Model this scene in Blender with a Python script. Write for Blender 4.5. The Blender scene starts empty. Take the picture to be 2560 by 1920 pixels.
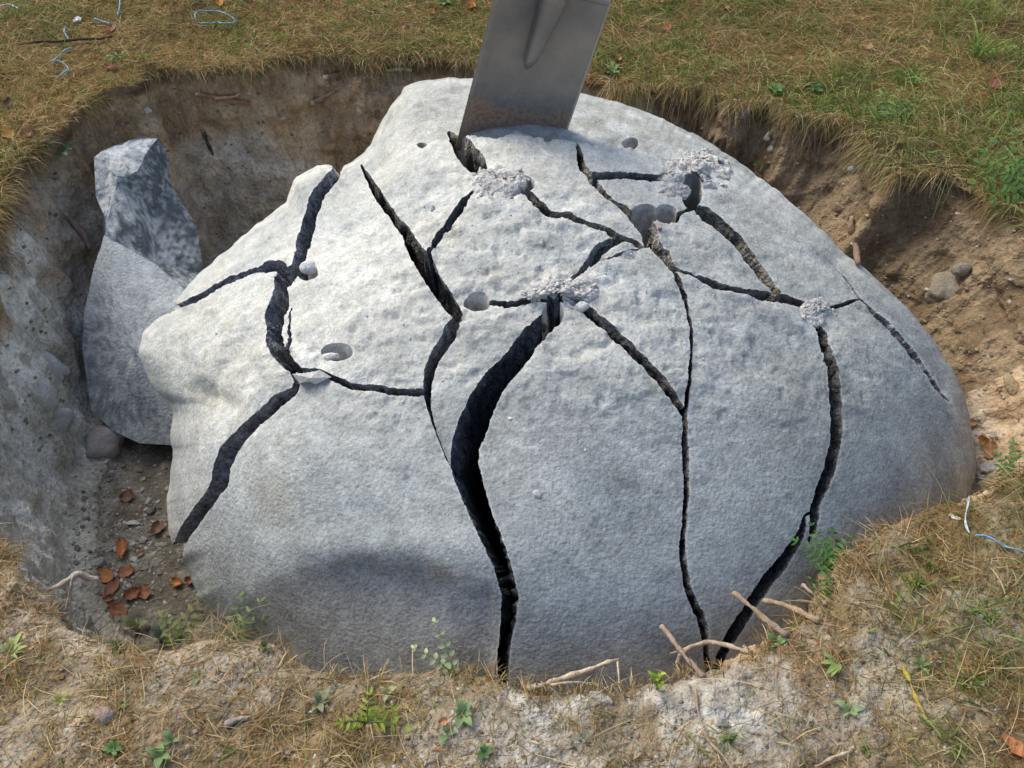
import bpy, math, random, time
import numpy as np
from mathutils import Vector, Matrix
from mathutils.bvhtree import BVHTree
from mathutils.geometry import delaunay_2d_cdt
T0 = time.time()
random.seed(7)
rng = np.random.default_rng(11)
SC = bpy.context.scene
COL = SC.collection

# ------------------------------------------------------------------ camera, sky, sun
CAMH, FPX = 1.3, 983.0
cam_d = bpy.data.cameras.new('camera')
cam = bpy.data.objects.new('camera', cam_d); COL.objects.link(cam)
cam.location = (0, 0, CAMH); cam.rotation_euler = (math.radians(45), 0, 0)
cam_d.sensor_width = 36; cam_d.lens = 36*FPX/1024; cam_d.clip_start = .02; cam_d.clip_end = 500
SC.camera = cam
W = bpy.data.worlds.new('World'); SC.world = W; W.use_nodes = True
SUN_EL, SUN_AZ = 50, -48        # azimuth from +Y, negative = to the left
nt = W.node_tree; nt.nodes.clear()
sky = nt.nodes.new('ShaderNodeTexSky'); sky.sky_type = 'NISHITA'; sky.sun_disc = False
sky.sun_elevation = math.radians(SUN_EL); sky.sun_rotation = math.radians(SUN_AZ)
sky.dust_density = 3.0; sky.ozone_density = 1.0; sky.air_density = 1.0
bg = nt.nodes.new('ShaderNodeBackground'); bg.inputs[1].default_value = .11
wo = nt.nodes.new('ShaderNodeOutputWorld')
nt.links.new(sky.outputs[0], bg.inputs[0]); nt.links.new(bg.outputs[0], wo.inputs[0])
sd = bpy.data.lights.new('sun', 'SUN'); sd.energy = 1.35; sd.angle = math.radians(38); sd.color = (1, .955, .83)
sun = bpy.data.objects.new('sun', sd); COL.objects.link(sun)
e, a = math.radians(SUN_EL), math.radians(SUN_AZ)
sv = Vector((math.sin(a)*math.cos(e), math.cos(a)*math.cos(e), math.sin(e)))
sun.rotation_euler = sv.to_track_quat('Z', 'Y').to_euler(); sun.location = sv*10
SC.view_settings.view_transform = 'Standard'; SC.view_settings.look = 'None'
SC.view_settings.gamma = 1; SC.view_settings.use_curve_mapping = False
SC.view_settings.exposure = 0.95

# ------------------------------------------------------------------ picture plan -> rays
# plan coordinates: 2212 x 1659 sketch units of the view
KS = 1024/2212.0
S2 = math.sqrt(.5)
CAM = np.array([0, 0, CAMH])
def ray(F):                                    # F (...,2) -> ray with unit axial depth
    F = np.asarray(F, float); u = (F[..., 0]*KS-512)/FPX; v = (F[..., 1]*KS-384)/FPX
    return np.stack([u, S2-S2*v, -S2-S2*v], -1)
def at_depth(F, D): return CAM+ray(F)*np.asarray(D)[..., None]
def on_z(F, z=0.0):
    r = ray(F); return CAM+r*((z-CAMH)/r[..., 2])[..., None]
def to_plan(P):
    P = np.asarray(P); d = P-CAM
    D = d[..., 1]*S2-d[..., 2]*S2; v = -(d[..., 1]*S2+d[..., 2]*S2)/D
    return np.stack([(512+FPX*d[..., 0]/D)/KS, (384+FPX*v)/KS], -1), D

# ------------------------------------------------------------------ noise
def _h(ix, iy, iz, s):
    h = (ix.astype(np.int64)*374761393+iy.astype(np.int64)*668265263+iz.astype(np.int64)*2147483647+s*974711) & 0xffffffff
    h = ((h ^ (h >> 13))*1274126177) & 0xffffffff
    h = ((h ^ (h >> 16))*2246822519) & 0xffffffff
    return ((h ^ (h >> 15)) & 0xffffff)/float(0x800000)-1.0
def noise(P, scale, seed=0):
    Q = np.asarray(P)/scale+37.13; I = np.floor(Q); f = Q-I; f = f*f*f*(f*(f*6-15)+10)
    x, y, z = I[..., 0], I[..., 1], I[..., 2]; o = 0
    for dx in (0, 1):
        wx = f[..., 0] if dx else 1-f[..., 0]
        for dy in (0, 1):
            wy = f[..., 1] if dy else 1-f[..., 1]
            for dz in (0, 1):
                wz = f[..., 2] if dz else 1-f[..., 2]
                o = o+wx*wy*wz*_h(x+dx, y+dy, z+dz, seed)
    return o
def fbm(P, scale, octv=3, seed=0, gain=.5):
    o = 0; g = 1; s = scale
    for k in range(octv):
        o = o+g*noise(P, s, seed+k*17); g *= gain; s *= .5
    return o
def sstep(a, b, x):
    t = np.clip((x-a)/(b-a), 0, 1); return t*t*(3-2*t)
def mix(a, b, t): return np.asarray(a)*(1-t)+np.asarray(b)*t

# ------------------------------------------------------------------ mesh + object helpers
def make_mesh(name, V, tris=None, quads=None, mat=None, col=None, smooth=True):
    V = np.asarray(V, np.float32); me = bpy.data.meshes.new(name)
    ft = np.zeros((0, 3), int) if tris is None or len(tris) == 0 else np.asarray(tris, int)
    fq = np.zeros((0, 4), int) if quads is None or len(quads) == 0 else np.asarray(quads, int)
    me.vertices.add(len(V)); me.vertices.foreach_set('co', V.ravel())
    nl = len(ft)*3+len(fq)*4; me.loops.add(nl)
    me.loops.foreach_set('vertex_index', np.concatenate([ft.ravel(), fq.ravel()]).astype(np.int32))
    me.polygons.add(len(ft)+len(fq))
    st = np.concatenate([np.arange(len(ft))*3, len(ft)*3+np.arange(len(fq))*4]).astype(np.int32)
    me.polygons.foreach_set('loop_start', st)
    me.polygons.foreach_set('use_smooth', np.full(len(ft)+len(fq), smooth))
    me.update(calc_edges=True)
    if col is not None:
        col = np.asarray(col, np.float32)
        if col.ndim == 1: col = np.tile(col, (len(V), 1))
        at = me.color_attributes.new('tint', 'FLOAT_COLOR', 'POINT')
        at.data.foreach_set('color', np.c_[col, np.ones(len(V))].astype(np.float32).ravel())
    if mat: me.materials.append(mat)
    return me
def link(name, me, parent=None, loc=None):
    o = bpy.data.objects.new(name, me); COL.objects.link(o)
    if parent: o.parent = parent
    if loc is not None: o.location = loc
    return o
def tag(o, label=None, cat=None, group=None, kind=None):
    if label: o['label'] = label
    if cat: o['category'] = cat
    if group: o['group'] = group
    if kind: o['kind'] = kind
    return o
def thing(name, loc, label, cat, group=None):
    return tag(link(name, None, None, loc), label, cat, group)
def fix(bm_me):
    bm_me.validate(); return bm_me

# ------------------------------------------------------------------ materials
def new_mat(name):
    m = bpy.data.materials.new(name); m.use_nodes = True; n = m.node_tree
    b = n.nodes['Principled BSDF']; b.inputs['Specular IOR Level'].default_value = .25
    return m, n, b
def N(n, t, **k):
    x = n.nodes.new(t)
    for a_, v in k.items():
        if a_ in x.inputs: x.inputs[a_].default_value = v
        else: setattr(x, a_, v)
    return x
def tint_mat(name, rough=.9, var=((60, .25), (9, .2)), bumps=((40, .004), (150, .002)), spec=.2, speck=0, seed=0.0, bright=1.0, transl=0):
    """colour from the tint attribute, broken up by noises, with bump relief"""
    m, n, b = new_mat(name); L = n.links.new
    b.inputs['Roughness'].default_value = rough; b.inputs['Specular IOR Level'].default_value = spec
    at = N(n, 'ShaderNodeAttribute'); at.attribute_name = 'tint'
    tc = N(n, 'ShaderNodeTexCoord'); c_ = at.outputs['Color']
    for sc, am in var:
        nz = N(n, 'ShaderNodeTexNoise', Scale=sc, Detail=4.0, Roughness=.62); L(tc.outputs['Object'], nz.inputs['Vector'])
        mr = N(n, 'ShaderNodeMapRange'); mr.inputs['From Min'].default_value = .28; mr.inputs['From Max'].default_value = .72
        mr.inputs['To Min'].default_value = bright*(1-am); mr.inputs['To Max'].default_value = bright*(1+am)
        L(nz.outputs['Fac'], mr.inputs['Value'])
        mx = N(n, 'ShaderNodeVectorMath', operation='SCALE'); L(c_, mx.inputs[0]); L(mr.outputs[0], mx.inputs['Scale']); c_ = mx.outputs[0]
        bright = 1.0
    if speck:
        vo = N(n, 'ShaderNodeTexNoise', Scale=420.0, Detail=2.0, Roughness=.7); L(tc.outputs['Object'], vo.inputs['Vector'])
        mr = N(n, 'ShaderNodeMapRange'); mr.inputs['From Min'].default_value = .56; mr.inputs['From Max'].default_value = .75
        mr.inputs['To Min'].default_value = 0; mr.inputs['To Max'].default_value = speck
        L(vo.outputs['Fac'], mr.inputs['Value'])
        ad = N(n, 'ShaderNodeVectorMath', operation='ADD'); L(c_, ad.inputs[0]); L(mr.outputs[0], ad.inputs[1]); c_ = ad.outputs[0]
        v2 = N(n, 'ShaderNodeTexNoise', Scale=230.0, Detail=2.0, Roughness=.6); L(tc.outputs['Object'], v2.inputs['Vector'])
        mr = N(n, 'ShaderNodeMapRange'); mr.inputs['From Min'].default_value = .55; mr.inputs['From Max'].default_value = .7
        mr.inputs['To Min'].default_value = 1; mr.inputs['To Max'].default_value = .72
        L(v2.outputs['Fac'], mr.inputs['Value'])
        mx = N(n, 'ShaderNodeVectorMath', operation='SCALE'); L(c_, mx.inputs[0]); L(mr.outputs[0], mx.inputs['Scale']); c_ = mx.outputs[0]
    L(c_, b.inputs['Base Color'])
    prev = None
    for sc, d in bumps:
        nz = N(n, 'ShaderNodeTexNoise', Scale=sc, Detail=2.5, Roughness=.55); L(tc.outputs['Object'], nz.inputs['Vector'])
        bp = N(n, 'ShaderNodeBump', Strength=1.0, Distance=d); L(nz.outputs['Fac'], bp.inputs['Height'])
        if prev: L(prev.outputs[0], bp.inputs['Normal'])
        prev = bp
    if prev: L(prev.outputs[0], b.inputs['Normal'])
    if transl:
        tr = N(n, 'ShaderNodeBsdfTranslucent'); L(c_, tr.inputs['Color'])
        ms = N(n, 'ShaderNodeMixShader'); ms.inputs[0].default_value = transl
        L(b.outputs[0], ms.inputs[1]); L(tr.outputs[0], ms.inputs[2]); L(ms.outputs[0], n.nodes['Material Output'].inputs[0])
    return m
M_ROCK = tint_mat('granite', .92, ((4, .10), (18, .13), (70, .19), (200, .20)), ((30, .0010), (150, .0026)), speck=.13)
M_BREAK = tint_mat('broken_granite', .9, ((30, .25), (120, .45), (260, .35)), ((45, .010), (150, .008)), speck=.16)
M_SOIL = tint_mat('soil', .97, ((6, .16), (30, .24), (110, .28)), ((24, .010), (90, .010)), spec=.1)
M_GRASS = tint_mat('grass_blades', .75, ((300, .15),), (), spec=.25, transl=.25)
M_LEAF = tint_mat('leaf', .6, ((90, .2),), ((200, .001),), spec=.35, transl=.2)
M_STONE = tint_mat('pebble_stone', .85, ((30, .15), (150, .2)), ((60, .004), (260, .002)), speck=.04)
M_CRUMB = tint_mat('mortar_powder', .97, ((40, .08), (200, .1)), ((90, .006), (300, .003)), spec=.05)
M_WOOD = tint_mat('dry_wood', .85, ((60, .22), (300, .2)), ((160, .003),))
M_ROPE = tint_mat('blue_twine', .6, ((200, .2),), ((400, .001),), spec=.4)

# ------------------------------------------------------------------ pit rim, walls and ground sheet
PC = np.array([.05, 1.5])
rimF = [(-80,600),(-40,500),(0,425),(39,363),(78,324),(129,281),(165,250),(215,225),(240,200),(297,178),(330,150),(400,146),(510,146),(590,124),(700,114),(780,132),(860,120),
 (1000,125),(1150,130),(1280,165),(1340,185),(1430,180),(1524,195),(1602,219),(1680,211),(1715,250),(1790,262),(1856,270),(1895,305),(1934,375),(2032,371),(2090,395),(2149,430),(2212,475),
 (2290,560),(2360,700),(2380,860),(2310,970),(2212,1025),(2150,1048),(2085,1075),(1990,1105),(1920,1130),(1860,1165),(1825,1200),(1800,1250),(1785,1290),(1740,1335),(1690,1365),(1650,1385),(1610,1410),(1560,1432),(1480,1455),
 (1400,1475),(1330,1490),(1260,1500),(1200,1490),(1130,1470),(1050,1445),(960,1440),(880,1448),(800,1460),(740,1468),(680,1455),(630,1440),(600,1415),(575,1390),(540,1374),(500,1368),(460,1374),(430,1387),(380,1400),
 (320,1405),(250,1397),(200,1377),(140,1335),(110,1300),(70,1260),(40,1225),(10,1190),(-60,1130),(-130,1030),(-170,900),(-140,740)]
rim_w = on_z(np.array(rimF, float))[:, :2]
ang = np.arctan2(rim_w[:, 1]-PC[1], rim_w[:, 0]-PC[0]); rad = np.hypot(rim_w[:, 0]-PC[0], rim_w[:, 1]-PC[1])
o = np.argsort(ang); ang, rad = ang[o], rad[o]
NA = 1500
TH = np.linspace(-math.pi, math.pi, NA, endpoint=False)
RIM = np.interp(TH, ang, rad, period=2*math.pi)
kern = np.hanning(13); kern /= kern.sum()
RIM = np.convolve(np.r_[RIM[-6:], RIM, RIM[:6]], kern, 'valid')
cs = np.c_[np.cos(TH), np.sin(TH), np.zeros(NA)]
RIM = RIM+fbm(cs, .09, 4, 5, .6)*(.007+.012*np.clip(np.sin(TH)+.2, 0, 1))+noise(cs, .012, 9)*.003
def byang(th, tab):                      # tab: degrees -> value
    k = sorted(tab); return np.interp(np.degrees(th) % 360, k, [tab[q] for q in k], period=360)
INS = byang(TH, {0: .20, 45: .30, 65: .26, 90: .2, 120: .2, 150: .16, 180: .12, 215: .08, 240: .06, 270: .08, 315: .09, 340: .12})
FLZ = byang(TH, {0: -.26, 30: -.36, 60: -.5, 90: -.55, 135: -.55, 180: -.55, 225: -.56, 270: -.55, 315: -.45, 340: -.3})
dout = [0.0]; st = .005
while dout[-1] < 1.75: dout.append(dout[-1]+st); st = min(st*1.03, .0115)
while dout[-1] < 60: dout.append(dout[-1]+st); st *= 1.3
dout = np.array(dout); NT = 60; tw = np.linspace(0, 1, NT+1)[1:]; qf = np.linspace(1, .08, 40)[1:]
rows = []; wallw = []; depthw = []
ux, uy = np.cos(TH), np.sin(TH)
for d in dout[::-1]:
    r = RIM+d
    rows.append(np.c_[PC[0]+ux*r, PC[1]+uy*r, np.zeros(NA)-.012*math.exp(-d/.012)]); wallw.append(np.full(NA, math.exp(-(d/.012)))*.5); depthw.append(np.zeros(NA))
far_side = sstep(-.15, .25, np.sin(TH))     # 1 on the far side
for t in tw:
    under = .020*np.exp(-((t-.10)/.07)**2)*(.35+.65*far_side)
    r = RIM-INS*t**1.35+under*(1+.8*noise(cs, .1, 21))
    r = r-.05*sstep(.85, 1, t)
    z = FLZ*(t-.06*sstep(.85, 1, t))
    rows.append(np.c_[PC[0]+ux*r, PC[1]+uy*r, z-.012]); wallw.append(np.full(NA, 1.0)); depthw.append(-z)
r1 = RIM-INS-.05; z1 = FLZ*.94-.012
for q in qf:
    z = z1*q**.0-(.03)*(1-q)
    z = mix(z1, -.58, 1-q**1.0)
    r = r1*q
    rows.append(np.c_[PC[0]+ux*r, PC[1]+uy*r, z]); wallw.append(np.full(NA, .0)); depthw.append(-z)
G = np.array(rows); WW = np.array(wallw); DW = np.array(depthw); NR = len(G)
no = len(dout); KIND = np.zeros((NR, NA), int); KIND[no:no+NT] = 1; KIND[no+NT:] = 2
radial = np.stack([np.tile(ux, (NR, 1)), np.tile(uy, (NR, 1)), np.zeros((NR, NA))], -1)
n1 = fbm(G, .16, 3, 31); n2 = fbm(G, .035, 3, 41); n3 = noise(G, .35, 51); n4 = fbm(G, .012, 2, 61)
rug = np.abs(noise(G, .055, 71))
wz = np.where(KIND == 1, 0.25, 1.0)
vis = np.hypot(G[..., 0], G[..., 1]-1.6) < 6
endf = np.ones((NR, NA)); endf[KIND == 1] = 1
hz = (n3*.022*(KIND == 0)+n1*.010+n2*.0055+n4*.0016)*np.where(KIND == 1, .35, 1)
hz = np.where(vis, hz, n3*.05)
sc3 = np.array([1.0, 1.0, .38]); n5 = fbm(G*sc3, .05, 4, 81, .6); n6 = np.abs(fbm(G*sc3, .09, 3, 91)); led = fbm(G*np.array([.4, .4, 1.5]), .045, 3, 95)
LFT = 1-.45*sstep(-.3, -.8, np.cos(TH))[None, :]
LFT = LFT*(1-.35*sstep(.5, .9, np.cos(TH))[None, :])
rr = LFT*(n1*.022+n2*.008+n5*.014-n6*.020-sstep(.1, .5, led)*.010+n4*np.where(LFT > .9, .008, .003))*(KIND == 1)+WW*(KIND == 0)*n2*.006
# wall ends keep shut with the floor
fade = np.ones(NR); fade[no:no+6] = np.linspace(.3, 1, 6); fade[no+NT-5:no+NT] = np.linspace(.8, .1, 5)
rr = rr*fade[:, None]
G = G+radial*rr[..., None]; G[..., 2] += hz
# near-left dust ledge and near bank swelling
GF, GD = to_plan(G)
GX, GY = GF[..., 0], GF[..., 1]

def soil_colour():
    C = np.zeros((NR, NA, 3)); P = G
    na = fbm(P, .12, 4, 101); nb = fbm(P, .3, 3, 111); nc = fbm(P, .04, 3, 121)
    th = np.degrees(np.broadcast_to(TH, (NR, NA))) % 360
    # tops
    thatch = mix([.19, .125, .055], [.11, .095, .035], sstep(-.3, .6, nb)[..., None])
    clay = mix([.23, .175, .11], [.34, .285, .21], sstep(-.1, .5, na+nb*.5)[..., None])
    pale = mix([.34, .31, .25], [.45, .435, .385], sstep(0, .5, nc)[..., None])
    near = sstep(1.08, .98, P[..., 1]+.04*na)
    rightnear = sstep(.30, .70, P[..., 0]+.05*na)
    cw = near*(1-.55*rightnear)
    top = mix(thatch, clay, cw[..., None])
    # pale clay on the bank lip, stronger right of the middle
    lip = .75*np.exp(-np.maximum(GY-1500, 0)/140.)*np.exp(-((GX-1350)/420.)**2)+.85*np.exp(-((GX-1450)/360)**2-((GY-1570)/110)**2)
    top = mix(top, pale, (near*np.clip(lip*sstep(-.7, .3, nc+.4), 0, 1))[..., None])
    patch = sstep(.25, .5, na)*near*sstep(700, 1100, GX)
    top = mix(top, pale, (.3*patch)[..., None])
    moss = sstep(.1, .45, fbm(P, .09, 3, 131))*near
    top = mix(top, [.15, .095, .035], (.55*moss)[..., None])
    # walls
    dp = np.clip(DW, 0, 1)
    brown = mix([.31, .215, .125], [.48, .355, .22], sstep(-.4, .4, na)[..., None])
    grey = mix([.40, .385, .34], [.56, .555, .52], sstep(-.3, .4, nc)[..., None])
    ochre = mix([.15, .105, .062], [.245, .18, .11], sstep(-.4, .5, na+.5*nc)[..., None])
    white = mix([.46, .44, .37], [.64, .62, .55], sstep(-.4, .3, na)[..., None])
    wl = sstep(60, 78, th+14*na)           # 0 right, 1 left-far
    base = mix(ochre, brown, wl[..., None])
    gpatch = wl*sstep(.10, .27, dp+.12*nb+.05*na)*sstep(78, 95, th)
    base = mix(base, grey, (.52*gpatch*sstep(-.55, .1, fbm(P, .2, 3, 141)+.2))[..., None])
    lw = sstep(150, 172, th+8*na)*sstep(300, 270, th)
    base = mix(base, white, (lw*sstep(.05, .22, dp+.09*na))[..., None])
    base = mix(base, [.13, .10, .065], (lw*.6*sstep(.15, .4, nc+.3*na)*sstep(.4, .1, dp))[..., None])
    humus = mix([.09, .062, .040], [.20, .14, .088], sstep(-.4, .4, nc)[..., None])
    hd = .055+.035*nb+.02*na
    base = mix(base, humus, (np.clip(sstep(1.0, .3, dp/hd), 0, 1)*sstep(-25, 10, (th+180) % 360-180)*sstep(200, 170, th))[..., None])
    floor = mix([.13, .115, .09], [.22, .205, .17], sstep(-.3, .5, nc+.5*na)[..., None])
    C[:] = top
    w = np.where(KIND == 1, 1.0, WW)[..., None]; C = C*(1-w)+base*w
    k = (KIND == 2)[..., None]; kk = sstep(.80, 1.0, dp/np.abs(FLZ)[None, :])*(KIND == 1)
    C = C*(1-kk[..., None])+floor*kk[..., None]; C = np.where(k, floor, C)
    return np.clip(C, .01, .8)
SC_COL = soil_colour()
idx = np.arange(NR*NA).reshape(NR, NA); nx = np.roll(idx, -1, 1)
quads = np.stack([idx[:-1], nx[:-1], nx[1:], idx[1:]], -1).reshape(-1, 4)
mid = len(G.reshape(-1, 3)); Vg = np.r_[G.reshape(-1, 3), [[PC[0], PC[1], -.6]]]
tri = np.stack([idx[-1], nx[-1], np.full(NA, mid)], -1)
# orientation up
me = make_mesh('ground', Vg, tri[:, ::1], quads, M_SOIL, np.r_[SC_COL.reshape(-1, 3), [[.15, .13, .1]]])
if me.polygons[10*NA].normal.z < 0: me.flip_normals()
ground = tag(link('ground', me), kind='structure')
print('ground', len(quads)*2, time.time()-T0)

def ground_out(x, y):
    """height, soil colour and distance from the rim outside the pit"""
    th = np.arctan2(y-PC[1], x-PC[0]); r = np.hypot(x-PC[0], y-PC[1])
    fi = (th+math.pi)/(2*math.pi)*NA; i0 = np.floor(fi).astype(int) % NA
    d = r-RIM[i0]
    k = np.interp(d, dout, np.arange(no)); ro = no-1-np.clip(np.round(k).astype(int), 0, no-1)
    return G[ro, i0, 2], SC_COL[ro, i0], d

# ------------------------------------------------------------------ boulder
EC = np.array([.06, 1.57, -.32]); EA = np.array([.84, .88, .58])
Rm = np.array([[1, 0, 0], [0, -S2, -S2], [0, S2, -S2]]); Km = np.array([[FPX, 0, 512], [0, FPX, 384], [0, 0, 1.]])
Pm = Km@np.c_[Rm, -Rm@CAM]
Qm = np.eye(4); Qm[:3, :3] = np.diag(EA); Qm[:3, 3] = EC
CI = np.linalg.inv(Pm@(Qm@np.diag([1, 1, 1, -1.])@Qm.T)@Pm.T)
CF = np.array([1160., 880.])
silF = np.array([(868,200),(873,185),(905,170),(960,162),(1030,163),(1130,172),(1240,190),(1300,205),(1400,235),(1480,275),(1530,300),(1600,350),(1700,430),(1760,480),(1830,550),(1862,570),(1920,625),(1990,700),(2040,770),(2080,850),
 (2095,920),(2107,990),(2102,1040),(2085,1085),(2060,1140),(2000,1240),(1900,1360),(1800,1450),(1650,1560),(1500,1620),(1300,1660),(1100,1665),(900,1630),(750,1560),(650,1480),(600,1428),(547,1385),(500,1352),(469,1330),(430,1292),(414,1248),(402,1222),
 (384,1210),(370,1180),(362,1150),(357,1100),(365,1040),(372,990),(368,940),(375,900),(368,872),(340,850),(315,800),(302,760),(315,720),(342,692),(385,672),(380,658),(400,630),(430,600),(500,540),(560,490),(622,446),(627,425),(640,390),(692,364),(715,362),
 (733,368),(745,350),(775,335),(800,310),(825,255),(845,220),(858,207)], float)
sa = np.arctan2(silF[:, 1]-CF[1], silF[:, 0]-CF[0]); sr = np.hypot(*(silF-CF).T)
o = np.argsort(sa); sa, sr = sa[o], sr[o]
NTH = 2880; tg = np.linspace(-math.pi, math.pi, NTH, endpoint=False)
RS = np.interp(tg, sa, sr, period=2*math.pi)
k = np.hanning(11); k /= k.sum(); RS = np.convolve(np.r_[RS[-5:], RS, RS[:5]], k, 'valid')
RSr = RS+2.0*fbm(np.c_[np.cos(tg), np.sin(tg), 0*tg], .03, 3, 3)
k = np.hanning(501); k /= k.sum(); RSM = np.convolve(np.r_[RS[-250:], RS, RS[:250]], k, 'valid')
def Rlook(arr, th): return np.interp(th, tg, arr, period=2*math.pi)
def boulder_pt(F, far=False, scale=1.0):
    """plan point inside the outline -> point on the boulder surface"""
    d = F-CF; r = np.hypot(d[:, 0], d[:, 1])+1e-9; th = np.arctan2(d[:, 1], d[:, 0])
    rs = r/Rlook(RSr, th); rho = r/Rlook(RSM, th)
    w = sstep(.86, 1.0, rs); rho = np.minimum(rho*(1-w)+rs*w, .99999)*scale
    dv = d/r[:, None]; pc = CF*KS
    A = dv[:, 0]**2*CI[0, 0]+2*dv[:, 0]*dv[:, 1]*CI[0, 1]+dv[:, 1]**2*CI[1, 1]
    ph = np.array([pc[0], pc[1], 1.]); q = CI@ph; B = 2*(dv[:, 0]*q[0]+dv[:, 1]*q[1]); D_ = ph@q
    disc = np.sqrt(np.maximum(B*B-4*A*D_, 0)); RE = np.maximum((-B+disc)/2/A, (-B-disc)/2/A)
    Fe = (pc+dv*(rho*RE*.99999)[:, None])/KS
    R_ = ray(Fe); oc = (CAM-EC)/EA; rd = R_/EA
    a2 = (rd**2).sum(1); b2 = 2*(rd@oc); c2 = oc@oc-1; dd = np.sqrt(np.maximum(b2*b2-4*a2*c2, 0))
    D = (-b2+(dd if far else -dd))/2/a2
    Fp = CF+(d*scale)
    return CAM+ray(Fp)*D[:, None], rs
def gauss(F, x, y, sx, sy, an=0):
    an = math.radians(an); dx = F[:, 0]-x; dy = F[:, 1]-y
    u = dx*math.cos(an)+dy*math.sin(an); v = -dx*math.sin(an)+dy*math.cos(an)
    return np.exp(-(u/sx)**2-(v/sy)**2)
RIDGE = np.array([(850,318),(900,300),(960,285),(1000,288),(1060,286),(1125,274),(1165,288),(1225,300),(1250,303),(1330,318),(1420,335),(1480,345),(1560,352),(1620,380)], float)
def relief(F, P):
    h = 0.0
    h = h+.030*gauss(F, 375, 745, 80, 65)-.034*gauss(F, 455, 860, 80, 26, 20)-.020*gauss(F, 520, 760, 110, 26, -52)
    h = h+.016*gauss(F, 430, 1010, 40, 120, 5)+.020*gauss(F, 640, 980, 150, 110)
    h = h-.014*gauss(F, 800, 1330, 300, 90)+.010*gauss(F, 780, 1180, 230, 40)
    h = h+.012*gauss(F, 1250, 800, 220, 140)-.015*gauss(F, 1700, 560, 200, 50, 40)
    h = h-.020*gauss(F, 800, 330, 60, 60)+.018*gauss(F, 930, 200, 90, 50)
    ys = np.interp(F[:, 0], [400, 470, 560, 700, 800, 900, 1000, 1060, 1100], [1500, 1330, 1255, 1205, 1192, 1205, 1235, 1255, 1400])
    h = h-.032*np.clip((F[:, 1]-ys+10)/260, 0, 1)*sstep(430, 600, F[:, 0])*sstep(1110, 1040, F[:, 0])*sstep(-10, 60, F[:, 1]-ys)+.006*np.exp(-((F[:, 1]-ys)/50)**2)*sstep(480, 620, F[:, 0])*sstep(1100, 1020, F[:, 0])
    # step behind the crest
    yr = np.interp(F[:, 0], RIDGE[:, 0], RIDGE[:, 1])+5.5*fbm(np.c_[F[:, 0], 0*F[:, 0], 0*F[:, 0]], 34, 4, 88, .65)
    amp = .028*sstep(850, 980, F[:, 0])*sstep(1620, 1400, F[:, 0])
    h = h-amp*sstep(2, -3.5, F[:, 1]-yr)
    # far right sliver stands a little lower than the main body
    yl = np.interp(F[:, 0], [1790, 1818, 1862, 1920, 1990, 2048], [560, 590, 645, 715, 800, 868])
    h = h-.012*sstep(1, -4, F[:, 1]-yl)*sstep(1780, 1815, F[:, 0])*sstep(2060, 2035, F[:, 0])
    h = h+.010*noise(P, .30, 201)+.0016*noise(P, .13, 202)+.0004*fbm(P, .05, 2, 211)+.0006*fbm(P, .014, 3, 221)*sstep(1300, 500, F[:, 1])+.0004*fbm(P, .016, 3, 221)
    rg = sstep(1500, 700, F[:, 0]+F[:, 1]*.3)
    tp = sstep(1000, 780, F[:, 1]+60*fbm(P, .1, 2, 261))*(1+.9*gauss(F, 1100, 540, 170, 110))
    fl = fbm(P*np.array([1, 1.6, 1]), .05, 3, 251); h = h+tp*.0020*(sstep(.05, .09, fl)+sstep(.30, .33, fl)+sstep(-.28, -.25, fl))
    h = h-.004*sstep(.50, .65, noise(P, .018, 241))*tp
    return h
D0 = (.23, .235, .25)
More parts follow.
